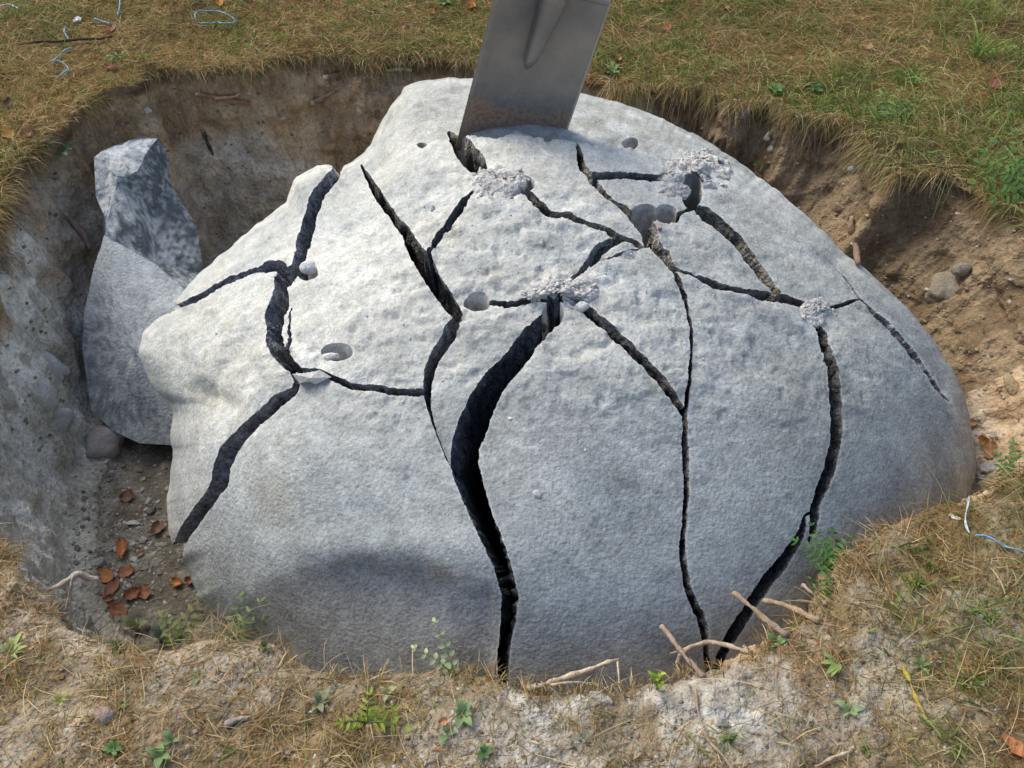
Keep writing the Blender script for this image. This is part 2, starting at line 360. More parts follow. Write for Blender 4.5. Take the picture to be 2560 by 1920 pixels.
cracks = [  # (points x, y, width), colour of the broken faces
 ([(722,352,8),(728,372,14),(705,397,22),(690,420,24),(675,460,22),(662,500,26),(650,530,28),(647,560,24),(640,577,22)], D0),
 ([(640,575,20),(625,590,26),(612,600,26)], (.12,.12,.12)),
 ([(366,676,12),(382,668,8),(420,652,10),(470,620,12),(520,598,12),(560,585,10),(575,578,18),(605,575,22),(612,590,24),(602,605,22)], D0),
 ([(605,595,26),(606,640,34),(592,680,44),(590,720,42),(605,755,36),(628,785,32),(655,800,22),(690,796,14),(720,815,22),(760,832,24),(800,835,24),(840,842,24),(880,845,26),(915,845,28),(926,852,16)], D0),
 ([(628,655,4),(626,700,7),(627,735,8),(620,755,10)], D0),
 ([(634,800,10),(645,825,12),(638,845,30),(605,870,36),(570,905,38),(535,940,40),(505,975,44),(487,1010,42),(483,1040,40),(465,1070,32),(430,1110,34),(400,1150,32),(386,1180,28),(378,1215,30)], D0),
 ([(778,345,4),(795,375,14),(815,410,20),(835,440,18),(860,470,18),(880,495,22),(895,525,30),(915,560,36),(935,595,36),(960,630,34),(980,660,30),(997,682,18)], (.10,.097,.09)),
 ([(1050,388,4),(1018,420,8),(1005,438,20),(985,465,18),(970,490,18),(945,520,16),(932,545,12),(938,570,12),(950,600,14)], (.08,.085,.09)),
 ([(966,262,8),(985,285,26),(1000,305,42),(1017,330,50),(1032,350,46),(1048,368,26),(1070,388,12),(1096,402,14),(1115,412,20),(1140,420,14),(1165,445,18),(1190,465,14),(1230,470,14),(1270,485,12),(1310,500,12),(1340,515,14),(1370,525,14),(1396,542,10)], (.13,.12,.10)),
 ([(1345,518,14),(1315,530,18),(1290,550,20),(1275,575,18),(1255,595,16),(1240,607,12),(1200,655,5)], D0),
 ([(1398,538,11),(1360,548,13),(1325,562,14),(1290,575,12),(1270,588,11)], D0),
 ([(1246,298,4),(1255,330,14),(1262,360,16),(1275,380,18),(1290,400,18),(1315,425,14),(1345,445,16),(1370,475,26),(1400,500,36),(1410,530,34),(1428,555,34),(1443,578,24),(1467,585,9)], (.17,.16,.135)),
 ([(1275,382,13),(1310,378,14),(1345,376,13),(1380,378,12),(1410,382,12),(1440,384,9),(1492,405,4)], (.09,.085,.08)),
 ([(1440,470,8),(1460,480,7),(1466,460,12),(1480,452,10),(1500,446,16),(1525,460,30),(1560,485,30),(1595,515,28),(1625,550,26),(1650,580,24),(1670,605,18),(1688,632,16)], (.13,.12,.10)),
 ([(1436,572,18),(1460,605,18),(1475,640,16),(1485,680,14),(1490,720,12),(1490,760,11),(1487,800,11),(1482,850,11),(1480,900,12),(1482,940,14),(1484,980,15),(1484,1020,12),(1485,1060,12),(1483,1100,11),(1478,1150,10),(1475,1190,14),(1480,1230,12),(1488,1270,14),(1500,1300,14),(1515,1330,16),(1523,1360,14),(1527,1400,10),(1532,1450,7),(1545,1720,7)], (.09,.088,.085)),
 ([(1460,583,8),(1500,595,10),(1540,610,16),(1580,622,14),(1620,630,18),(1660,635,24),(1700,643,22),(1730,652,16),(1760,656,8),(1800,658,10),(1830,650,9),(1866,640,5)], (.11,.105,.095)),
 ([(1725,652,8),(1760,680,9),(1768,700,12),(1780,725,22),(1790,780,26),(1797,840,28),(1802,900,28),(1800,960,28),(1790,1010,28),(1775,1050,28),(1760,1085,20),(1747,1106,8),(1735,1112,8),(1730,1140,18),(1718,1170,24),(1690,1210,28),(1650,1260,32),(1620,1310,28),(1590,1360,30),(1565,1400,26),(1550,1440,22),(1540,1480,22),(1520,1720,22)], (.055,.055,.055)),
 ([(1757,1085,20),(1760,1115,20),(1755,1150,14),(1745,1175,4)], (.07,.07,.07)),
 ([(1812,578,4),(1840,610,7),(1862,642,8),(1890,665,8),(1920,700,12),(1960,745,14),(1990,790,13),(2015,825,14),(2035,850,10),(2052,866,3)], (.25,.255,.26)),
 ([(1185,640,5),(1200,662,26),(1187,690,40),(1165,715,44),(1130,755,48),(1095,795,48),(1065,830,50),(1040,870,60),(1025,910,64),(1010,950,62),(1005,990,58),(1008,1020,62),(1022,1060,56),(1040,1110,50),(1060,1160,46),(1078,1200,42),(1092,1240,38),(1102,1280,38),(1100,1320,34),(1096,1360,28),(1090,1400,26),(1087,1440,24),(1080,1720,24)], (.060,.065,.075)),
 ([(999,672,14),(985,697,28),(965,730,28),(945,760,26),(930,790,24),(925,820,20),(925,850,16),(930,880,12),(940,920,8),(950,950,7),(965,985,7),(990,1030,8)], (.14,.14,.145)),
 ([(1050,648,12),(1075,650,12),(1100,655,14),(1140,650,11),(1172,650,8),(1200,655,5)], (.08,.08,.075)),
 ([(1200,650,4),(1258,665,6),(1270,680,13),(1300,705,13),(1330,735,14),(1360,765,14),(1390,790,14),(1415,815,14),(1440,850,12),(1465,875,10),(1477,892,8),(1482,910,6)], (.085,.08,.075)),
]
holes = [(665,580,23,18),(616,598,17,15),(1036,648,26,24),(988,288,20,18),(1135,402,24,20),(1392,464,30,24),(1437,462,24,22),(1495,410,24,40),(1197,678,22,26),(913,302,13,9),(1366,296,19,11),(729,752,34,20),(688,800,14,8),(1020,650,16,14),(610,630,16,18)]
def crack_poly(pts, sd):
    p = np.array(pts, float); seg = np.r_[0, np.cumsum(np.hypot(*np.diff(p[:, :2], axis=0).T))]
    s = np.arange(0, seg[-1], 2.6); c = np.c_[np.interp(s, seg, p[:, 0]), np.interp(s, seg, p[:, 1])]
    w = np.interp(s, seg, p[:, 2])/2
    kk = np.hanning(7); kk /= kk.sum()
    cc = c.copy()
    for j in (0, 1): cc[3:-3, j] = np.convolve(c[:, j], kk, 'valid')
    t = np.gradient(cc, axis=0); t /= np.hypot(*t.T)[:, None]+1e-9; n_ = np.c_[-t[:, 1], t[:, 0]]
    zz = np.zeros(len(s)); q = np.c_[s, zz, zz+sd*11]
    wob = 1.8*fbm(q, 60, 2, 301)
    jl = wob+np.minimum(1.7, w*.3)*fbm(q, 15, 5, 311, .8)*.62; jr = wob+np.minimum(1.7, w*.3)*fbm(q, 15, 5, 331, .8)*.62
    L_ = cc+n_*(w+jl)[:, None]; R2 = cc-n_*(w-jr)[:, None]
    return np.r_[L_, R2[::-1]]
polys = []
for i, (pts, colr) in enumerate(cracks): polys.append((crack_poly(pts, i), colr, 'crack'))
for i, (x, y, rx, ry) in enumerate(holes):
    a_ = np.linspace(0, 2*math.pi, max(16, int(rx*1.9)), endpoint=False)
    rn = 1+.06*noise(np.c_[np.cos(a_), np.sin(a_), 0*a_+i], .5, 5)
    polys.append((np.c_[x+rx*np.cos(a_)*rn, y+ry*np.sin(a_)*rn], (.50, .49, .45), 'hole'))
arr = []; edges = []
def add_loop(pts):
    b = len(arr); n_ = len(pts); arr.extend(pts.tolist()); edges.extend([(b+j, b+(j+1) % n_) for j in range(n_)])
tb = np.linspace(-math.pi, math.pi, 1500, endpoint=False); rb = Rlook(RSr, tb)
rimloop = np.c_[CF[0]+np.cos(tb)*rb, CF[1]+np.sin(tb)*rb]
add_loop(rimloop)
def inside_sil(F, m=1.0):
    d = F-CF; return np.hypot(d[:, 0], d[:, 1]) < Rlook(RSr, np.arctan2(d[:, 1], d[:, 0]))*m
for p, c_, kd in polys: add_loop(p)
# the crest behind which the blade stands needs close rows
for off in (-3.6, -1.2, 1.2, 3.6, 6):
    xx = np.arange(860, 1600, 4.0); pp = np.c_[xx, np.interp(xx, RIDGE[:, 0], RIDGE[:, 1])+off+5.5*fbm(np.c_[xx, 0*xx, 0*xx], 34, 4, 88, .65)]; arr.extend(pp.tolist())
for m_ in (.9985, .995, .989, .98):
    arr.extend((CF+(rimloop-CF)*m_).tolist())
occ = np.zeros((1800, 2300), bool); A0 = np.array(arr); ii = np.clip(A0.astype(int), 2, [2290, 1790])
for dx in (-2, -1, 0, 1, 2):
    for dy in (-2, -1, 0, 1, 2): occ[ii[:, 1]+dy, ii[:, 0]+dx] = True
sp = 5.0; gx, gy = np.meshgrid(np.arange(290, 2120, sp), np.arange(150, 1680, sp*.87))
gx = gx+(np.arange(gx.shape[0]) % 2)[:, None]*sp/2; gp = np.c_[gx.ravel(), gy.ravel()]+rng.uniform(-1.2, 1.2, (gx.size, 2))
gp = gp[inside_sil(gp, .975)]; gp = gp[~occ[gp[:, 1].astype(int), gp[:, 0].astype(int)]]
arr.extend(gp.tolist())
r_ = delaunay_2d_cdt([Vector(p) for p in arr], edges, [], 0, 1e-4, False)
BV = np.array([tuple(v) for v in r_[0]]); BT = np.array(r_[2], int)
cen = BV[BT].mean(1)
def winding(pts, poly):
    wn = np.zeros(len(pts), int); a_ = poly; b_ = np.roll(poly, -1, 0)
    for s0 in range(0, len(pts), 4000):
        p = pts[s0:s0+4000]; x = p[:, 0:1]; y = p[:, 1:2]
        up = (a_[:, 1] <= y) & (b_[:, 1] > y); dn = (a_[:, 1] > y) & (b_[:, 1] <= y)
        cr = (b_[:, 0]-a_[:, 0])*(y-a_[:, 1])-(x-a_[:, 0])*(b_[:, 1]-a_[:, 1])
        wn[s0:s0+4000] = (up & (cr > 0)).sum(1)-(dn & (cr < 0)).sum(1)
    return wn
gap = ~inside_sil(cen, 1.0002)
for p, c_, kd in polys:
    lo, hi = p.min(0)-1, p.max(0)+1
    m_ = np.where(((cen > lo) & (cen < hi)).all(1))[0]
    gap[m_[winding(cen[m_], p) != 0]] = True
BT = BT[~gap]
# components
from collections import defaultdict
em = defaultdict(list)
for t_, (a_, b_, c_) in enumerate(BT.tolist()):
    for u, v in ((a_, b_), (b_, c_), (c_, a_)): em[(u, v) if u < v else (v, u)].append(t_)
nb_ = [[] for _ in range(len(BT))]
for k_, l in em.items():
    if len(l) == 2: nb_[l[0]].append(l[1]); nb_[l[1]].append(l[0])
comp = np.full(len(BT), -1); nc_ = 0
for s0 in range(len(BT)):
    if comp[s0] >= 0: continue
    st_ = [s0]; comp[s0] = nc_
    while st_:
        q = st_.pop()
        for w_ in nb_[q]:
            if comp[w_] < 0: comp[w_] = nc_; st_.append(w_)
    nc_ += 1
sizes = np.bincount(comp)
print('boulder tris', len(BT), 'fragments', (sizes >= 14).sum(), sizes[sizes >= 14], time.time()-T0)
BP, RHO = boulder_pt(BV)
hh = relief(BV, BP)*np.sqrt(np.clip(1.02-RHO**2, 0, 1))
out = BP-EC; out = out/EA**2; out /= np.linalg.norm(out, axis=1)[:, None]
BP = BP+out*hh[:, None]

def rock_tint(F, P):
    n1 = fbm(P, .25, 3, 401); n2 = fbm(P, .06, 3, 411); n3 = fbm(P, .018, 2, 421)
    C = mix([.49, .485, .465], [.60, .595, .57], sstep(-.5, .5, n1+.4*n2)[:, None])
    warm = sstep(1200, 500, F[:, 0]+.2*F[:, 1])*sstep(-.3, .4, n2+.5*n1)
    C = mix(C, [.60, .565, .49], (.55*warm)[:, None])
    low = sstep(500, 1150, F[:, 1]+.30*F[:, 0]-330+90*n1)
    C = mix(C, [.345, .362, .368], (.85*low)[:, None])  # darker, bluer towards lower right: partly rock tone, partly shade painted in
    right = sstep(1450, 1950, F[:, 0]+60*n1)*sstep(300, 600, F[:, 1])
    C = mix(C, [.34, .345, .33], (.75*right)[:, None])  # right flank darkened too, adding to the shade painted into the tint
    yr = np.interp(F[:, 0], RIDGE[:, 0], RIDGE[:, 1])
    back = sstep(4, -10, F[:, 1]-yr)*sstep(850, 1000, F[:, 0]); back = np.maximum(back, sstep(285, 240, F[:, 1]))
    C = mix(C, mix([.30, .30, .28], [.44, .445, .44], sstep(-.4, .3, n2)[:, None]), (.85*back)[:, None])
    # damp brown stain low on the front
    ys = np.interp(F[:, 0], [400, 470, 560, 700, 800, 900, 1000, 1060, 1100], [1500, 1330, 1255, 1205, 1192, 1205, 1235, 1255, 1400])+14*n2+6*n3
    stn = sstep(-6, 14, F[:, 1]-ys)*sstep(480, 560, F[:, 0])*sstep(1100, 1060, F[:, 0])
    C = mix(C, mix([.215, .21, .215], [.30, .30, .305], sstep(-.4, .4, n2)[:, None]), (.50*stn)[:, None])
    lip = np.exp(-((F[:, 1]-ys-14)/18)**2)*sstep(600, 680, F[:, 0])*sstep(1060, 1000, F[:, 0])*sstep(-.3, .4, n3)
    C = mix(C, [.25, .20, .15], (.6*lip)[:, None])
    # lichen greyness near the left upper edge
    C = mix(C, [.33, .325, .29], (.6*gauss(F, 830, 270, 60, 70)+.4*gauss(F, 920, 215, 70, 40))[:, None]*np.clip(.6+n2, 0, 1)[:, None])
    C = mix(C, [.45, .40, .30], (.45*(gauss(F, 440, 850, 60, 30)+gauss(F, 600, 1080, 50, 60)+gauss(F, 950, 500, 60, 30)))[:, None])
    # powder round the filled holes
    for (x, y, s_) in ((1070, 390, 60), (1225, 625, 75), (1510, 385, 60), (1760, 675, 42), (690, 770, 45), (665, 585, 40)):
        C = mix(C, [.70, .69, .66], (.75*gauss(F, x, y, s_*1.2, s_*.8)*sstep(-.5, .3, n3+n2))[:, None])
    spots = sstep(.42, .6, noise(P, .011, 431))*sstep(.0, .5, noise(P, .09, 441))
    C = C*(1-.22*spots[:, None])
    st = fbm(np.c_[P[:, 0]*.9+P[:, 2]*.5, P[:, 1]*2.6-P[:, 2]*1.3, P[:, 2]*2+P[:, 0]], .10, 4, 451, .6); C = C*(1+.13*st)[:, None]
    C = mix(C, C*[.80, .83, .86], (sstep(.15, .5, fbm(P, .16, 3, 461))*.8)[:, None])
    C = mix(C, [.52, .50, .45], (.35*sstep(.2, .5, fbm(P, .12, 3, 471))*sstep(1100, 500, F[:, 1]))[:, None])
    hi = sstep(1000, 450, F[:, 1]+.12*F[:, 0])[:, None]; C = mix(C, [.60, .59, .56], .30*hi*sstep(-.3, .4, fbm(P, .09, 4, 481, .6))[:, None])  # upper part painted lighter, light from above put into the colour
    return C*.88*(1+.05*n3)[:, None]*np.array([.985, 1.005, .975])
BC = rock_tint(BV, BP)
# which outline an edge vertex belongs to
lab_pts = np.concatenate([p for p, _, _ in polys]); lab_id = np.concatenate([np.full(len(p), i) for i, (p, _, _) in enumerate(polys)])
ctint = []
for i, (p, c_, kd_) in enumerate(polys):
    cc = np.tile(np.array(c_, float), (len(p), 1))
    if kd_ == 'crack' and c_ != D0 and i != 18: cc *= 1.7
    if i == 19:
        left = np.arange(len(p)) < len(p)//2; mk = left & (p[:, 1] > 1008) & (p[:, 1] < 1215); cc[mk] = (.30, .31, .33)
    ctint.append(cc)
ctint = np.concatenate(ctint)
from mathutils.kdtree import KDTree
kd = KDTree(len(lab_pts))
for i, p in enumerate(lab_pts): kd.insert((p[0], p[1], 0), i)
kd.balance()
BASE = np.array([.06, 1.57, -.85])
boulder = thing('boulder', BASE, 'huge pale grey granite boulder split by many dark cracks in the pit', 'boulder')
CW = EC+np.array([0, 0, -.30])
DEP = np.array([0, .003, .009, .018, .032, .055, .09, .15, .25, .40])
RHK = np.array([1, .995, .98, .95, .9, .82, .68, .5, .3, .08])
offs = {}
BVHV = []; BVHF = []
for c_id in np.argsort(-sizes):
    if sizes[c_id] < 14: continue
    T_ = BT[comp == c_id]; used, inv = np.unique(T_, return_inverse=True); T_ = inv.reshape(-1, 3)
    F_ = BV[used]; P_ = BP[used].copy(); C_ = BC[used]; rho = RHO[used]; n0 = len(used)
    cF = F_[T_].mean((0, 1))
    rr_ = random.Random(int(cF[0])*7+int(cF[1]))
    off = np.array([rr_.uniform(-.002, .002), rr_.uniform(-.002, .002), rr_.uniform(-.006, .006)])
    if sizes[c_id] < 900: off[2] -= .006
    if 1600 < cF[0] < 1800 and cF[1] > 1200: off[2] -= .02
    tl = np.array([rr_.uniform(-1, 1), rr_.uniform(-1, 1), rr_.uniform(-.3, .3)])*math.radians(.9 if sizes[c_id] < 20000 else .4)
    P_ = P_+np.cross(tl, P_-P_.mean(0)); P_ += off
    # boundary
    ec = defaultdict(int); od = {}
    for a_, b_, c_ in T_.tolist():
        for u, v in ((a_, b_), (b_, c_), (c_, a_)):
            ec[(min(u, v), max(u, v))] += 1; od[(min(u, v), max(u, v))] = (u, v)
    be = [od[k_] for k_, n_ in ec.items() if n_ == 1]
    bv = sorted({u for e_ in be for u in e_}); bi = {v: i for i, v in enumerate(bv)}; bv = np.array(bv)
    isr = rho[bv] > .9975; bev = np.zeros(len(bv), bool)
    wc = np.zeros((len(bv), 3)); hole = np.zeros(len(bv), bool)
    for i, v in enumerate(bv):
        _, j, dist = kd.find((F_[v, 0], F_[v, 1], 0)); wc[i] = ctint[j]; bev[i] = wc[i][0] == .36; hole[i] = polys[lab_id[j]][2] == 'hole'
    # chipped edge: the rim of the top face sinks a little
    P_[bv] -= out[used][bv]*np.where(isr, 0, .0004)[:, None]
    C_[bv] = np.where(isr[:, None], C_[bv], mix(C_[bv], [.62, .61, .58], .35))
    VV = [P_]; CC = [C_]; nb2 = len(bv)
    Pb = P_[bv]; dr = CW-Pb; dr /= np.linalg.norm(dr, axis=1)[:, None]
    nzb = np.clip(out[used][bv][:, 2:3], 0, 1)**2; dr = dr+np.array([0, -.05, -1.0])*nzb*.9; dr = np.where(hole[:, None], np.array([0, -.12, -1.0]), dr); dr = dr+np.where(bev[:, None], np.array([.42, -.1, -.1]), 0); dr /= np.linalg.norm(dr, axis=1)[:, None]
    for k_ in range(len(DEP)):
        Q = Pb+dr*DEP[k_]
        am = min(.007, DEP[k_]*.28)
        jit = np.stack([fbm(Q, .011, 2, 501+j)for j in range(3)], -1)*am+np.stack([noise(Q, .09, 511+j)for j in range(3)], -1)*min(.015, DEP[k_]*.2)
        Q = Q+np.where(hole[:, None], jit*.12, jit)
        if isr.any():
            Fr = F_[bv][isr]; Pr, _ = boulder_pt(CF+(Fr-CF)*.99995, far=True, scale=RHK[k_]); Q[isr] = Pr+off if k_ else Pb[isr]
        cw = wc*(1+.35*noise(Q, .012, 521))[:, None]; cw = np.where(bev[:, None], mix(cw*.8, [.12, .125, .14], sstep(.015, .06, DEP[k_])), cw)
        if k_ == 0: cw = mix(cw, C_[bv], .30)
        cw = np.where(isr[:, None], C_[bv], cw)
        VV.append(Q); CC.append(cw)
    be = np.array(be); ea = np.array([bi[x] for x in be[:, 0]]); eb = np.array([bi[x] for x in be[:, 1]])
    Q_ = []
    for k_ in range(len(DEP)-1):
        b0 = n0+k_*nb2; b1 = b0+nb2; Q_.append(np.c_[eb+b0, ea+b0, ea+b1, eb+b1])
    V_ = np.concatenate(VV); Q_ = np.concatenate(Q_)
    # orient outward (towards the camera on the top face)
    A_ = P_[T_]; nn = np.cross(A_[:, 1]-A_[:, 0], A_[:, 2]-A_[:, 0]); s_ = ((CAM-A_.mean(1))*nn).sum()
    if s_ < 0: T_ = T_[:, ::-1]; Q_ = Q_[:, ::-1]
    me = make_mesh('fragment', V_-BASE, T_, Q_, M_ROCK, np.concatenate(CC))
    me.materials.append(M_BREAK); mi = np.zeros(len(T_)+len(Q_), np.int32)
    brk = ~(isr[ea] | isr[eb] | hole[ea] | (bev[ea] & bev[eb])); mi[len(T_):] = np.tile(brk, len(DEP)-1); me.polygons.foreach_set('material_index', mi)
    fr = link('fragment', me, boulder)
    b0 = sum(len(x) for x in BVHV); BVHV.append(P_); BVHF.append(T_+b0)
print('boulder built', time.time()-T0)

# surfaces to lay things on
gm = (KIND >= 0)
gsel = np.arange(NR)[::1]
gv = G.reshape(-1, 3)
fm = np.hypot(G[:-1, :, 0], G[:-1, :, 1]-1.6).ravel() < 3.2
gq = quads[fm][::1]
bvh_g = BVHTree.FromPolygons(gv.tolist(), gq.tolist())
bvh_b = BVHTree.FromPolygons(np.concatenate(BVHV).tolist(), np.concatenate(BVHF).tolist())
def hit(x, y, which='gb'):
    d = Vector(ray((x, y))).normalized(); o_ = Vector(CAM); best = None
    for k_, b in (('g', bvh_g), ('b', bvh_b)):
        if k_ in which:
            l, n_, i_, ds = b.ray_cast(o_, d)
            if l is not None and (best is None or ds < best[2]): best = (l, n_, ds)
    if best is None:
        p = on_z((x, y)); return Vector(p), Vector((0, 0, 1))
    l, n_, _ = best
    if n_.dot(d) > 0: n_ = -n_
    return l, n_
def axd(p): return (p[1]*S2-(p[2]-CAMH)*S2)
print('bvh', time.time()-T0)
# ------------------------------------------------------------------ small builders
def unit(v): v = np.asarray(v, float); return v/(np.linalg.norm(v, axis=-1, keepdims=True)+1e-9)
def tube(pts, rad, seg=8, rough=.0, seed=0, sub=5):
    p = np.array(pts, float); n_ = len(p); s = np.linspace(0, n_-1, (n_-1)*sub+1)
    def cr(a_):
        i = np.clip(np.floor(s).astype(int), 0, n_-2); t = (s-i)[:, None] if a_.ndim > 1 else s-i
        p0 = a_[np.maximum(i-1, 0)]; p1 = a_[i]; p2 = a_[i+1]; p3 = a_[np.minimum(i+2, n_-1)]
        return .5*((2*p1)+(-p0+p2)*t+(2*p0-5*p1+4*p2-p3)*t*t+(-p0+3*p1-3*p2+p3)*t**3)
    c = cr(p); r = np.interp(s, np.arange(n_), np.broadcast_to(rad, n_).astype(float))
    t = unit(np.gradient(c, axis=0)); up = np.array([.31, .17, .93]); x = unit(np.cross(t, up)); y = np.cross(t, x)
    a_ = np.linspace(0, 2*math.pi, seg, endpoint=False)
    ring = c[:, None]+r[:, None, None]*(x[:, None]*np.cos(a_)[None, :, None]+y[:, None]*np.sin(a_)[None, :, None])
    if rough: ring = ring+unit(ring-c[:, None])*(fbm(ring+seed, .012, 2, seed)*rough)[..., None]
    V = ring.reshape(-1, 3); m = len(c); i = np.arange(m*seg).reshape(m, seg); nx_ = np.roll(i, -1, 1)
    Q = np.stack([i[:-1], nx_[:-1], nx_[1:], i[1:]], -1).reshape(-1, 4)
    V = np.r_[V, c[:1]-t[:1]*r[0]*.4, c[-1:]+t[-1:]*r[-1]*.4]; k0, k1 = len(V)-2, len(V)-1
    T = np.r_[np.c_[nx_[0], i[0], np.full(seg, k0)], np.c_[i[-1], nx_[-1], np.full(seg, k1)]]
    return V, T, Q
def joinm(parts):                         # [(V,T,Q,col)] -> one
    V, T, Q, C = [], [], [], []; b = 0
    for v, t, q, c in parts:
        V.append(v); C.append(np.broadcast_to(np.asarray(c, float), (len(v), 3)))
        if t is not None and len(t): T.append(np.asarray(t)+b)
        if q is not None and len(q): Q.append(np.asarray(q)+b)
        b += len(v)
    return np.concatenate(V), (np.concatenate(T) if T else None), (np.concatenate(Q) if Q else None), np.concatenate(C)
_ico = {}
def ico(sub):
    if sub not in _ico:
        import bmesh
        bm = bmesh.new(); bmesh.ops.create_icosphere(bm, subdivisions=sub, radius=1); bm.verts.ensure_lookup_table()
        _ico[sub] = (np.array([v.co[:] for v in bm.verts]), np.array([[v.index for v in f_.verts] for f_ in bm.faces])); bm.free()
    return _ico[sub]
def lump(sub, size, seed, rough=.25, angular=.0):
    v, t = ico(sub); P = v.copy()
    if angular:
        for k_ in range(7):
            d = unit(rng.normal(size=3)); h = rng.uniform(.55, .8); dd = P@d; P = P-np.maximum(dd-h, 0)[:, None]*d
    P = P*(1+rough*fbm(v+seed*3.7, .9, 3, seed))[:, None]
    return P*np.asarray(size), t
def rot_to(n_, spin=0.0):
    q = Vector(n_).to_track_quat('Z', 'Y').to_matrix(); return np.array(q@Matrix.Rotation(spin, 3, 'Z'))
def px_size(p): return axd(p)/FPX*KS      # metres per plan unit there
def stone(name, x, y, rx, ry, label, cat='stone', col=(.35, .34, .32), sink=.35, group=None, which='gb', sub=3, ang=.0, rough=.2, flat=.7, spin=None, mat=None, seed=None):
    p, n_ = hit(x, y, which); s = px_size(p)
    seed = seed if seed is not None else int(x*3+y)
    v, t = lump(sub, (rx*s, ry*s, min(rx, ry)*s*flat), seed, rough, ang)
    R_ = rot_to(mix(np.array(n_), [0, -.5, .6], .3), rng.uniform(0, 6) if spin is None else spin)
    v = v@R_.T; nz = fbm(v, .02, 2, seed)[:, None]; c = np.asarray(col)*(1+.15*nz)
    z0 = np.array(p)+np.array(n_)*min(rx, ry)*s*flat*(1-2*sink)*.9
    o_ = link(name, make_mesh(name, v, t, None, mat or M_STONE, np.clip(c, 0, 1), smooth=not ang), None, z0)
    return tag(o_, label, cat, group)
def img_pt(x, y, base, dd=0.0):           # point on the ray of (x,y) whose axial depth is that of base + dd
    return at_depth(np.array([x, y], float), np.array(axd(base)+dd))
def stick(name, pts, rads, label, cat, col, anchor=None, lift=.004, rough=.0022, dds=None, extra=(), which='gb', mat=None):
    """pts in plan units; each lies on what is seen there unless dds gives depth offsets from the anchor hit"""
    W3 = []
    if dds is not None:
        b, _ = hit(*anchor, which)
        for (x, y), dd in zip(pts, dds): W3.append(img_pt(x, y, b, dd))
    else:
        for x, y in pts:
            p, n_ = hit(x, y, which); W3.append(np.array(p)+np.array(n_)*lift)
    W3 = np.array(W3); s = px_size(W3[0]); r = np.broadcast_to(np.asarray(rads, float), len(pts))*s*.86
    parts = [tube(W3, r, 8, rough, int(pts[0][0]))+(col,)]
    for ex, er in extra:
        E_ = []
        b = W3[0]
        for q_ in ex: E_.append(img_pt(q_[0], q_[1], b, q_[2]))
        parts.append(tube(np.array(E_), np.asarray(er)*s, 6, rough*.5, 3)+(col,))
    o3 = W3[0].copy(); V, T, Q, C = joinm(parts)
    tone = 1+.25*fbm(V, .01, 2, 8); C = C*tone[:, None]; dd_ = np.linalg.norm(V-W3[0], axis=1); C = mix(C, [.50, .42, .30], (.75*sstep(2.2*r[0], .8*r[0], dd_))[:, None])
    o_ = link(name, make_mesh(name, V-o3, T, Q, mat or M_WOOD, np.clip(C, 0, 1)), None, o3)
    return tag(o_, label, cat)

# ------------------------------------------------------------------ leaning slab on the left
sp_ = dict(a=(203,340,2.46),b=(225,322,2.48),c=(300,296,2.52),d=(343,296,2.53),e=(356,318,2.55),f=(372,405,2.57),g=(426,490,2.57),h=(440,590,2.53),i=(407,630,2.40),j=(340,572,2.415),k=(225,508,2.42),
 l=(222,462,2.43),m=(207,425,2.45),n=(252,395,2.42),o=(298,368,2.455),p=(318,326,2.50),q=(250,352,2.44),A=(395,700,2.37),B=(385,880,2.37),C=(378,962,2.40),D=(300,957,2.385),E=(243,930,2.39),F=(197,885,2.41),G=(177,750,2.43),H=(181,680,2.43),I=(202,580,2.43),Z=(292,760,2.36),
 r=(330,450,2.50))
sf_ = 'abq aqm mqn mnl bcp bpo boq qon cdp pde pef pfo ofr fgr ogr orn grj nrj njk lnk ghj hij kjZ jiZ iAZ ABZ BCZ CDZ DEZ EFZ FGZ GHZ HIZ IkZ'.split()
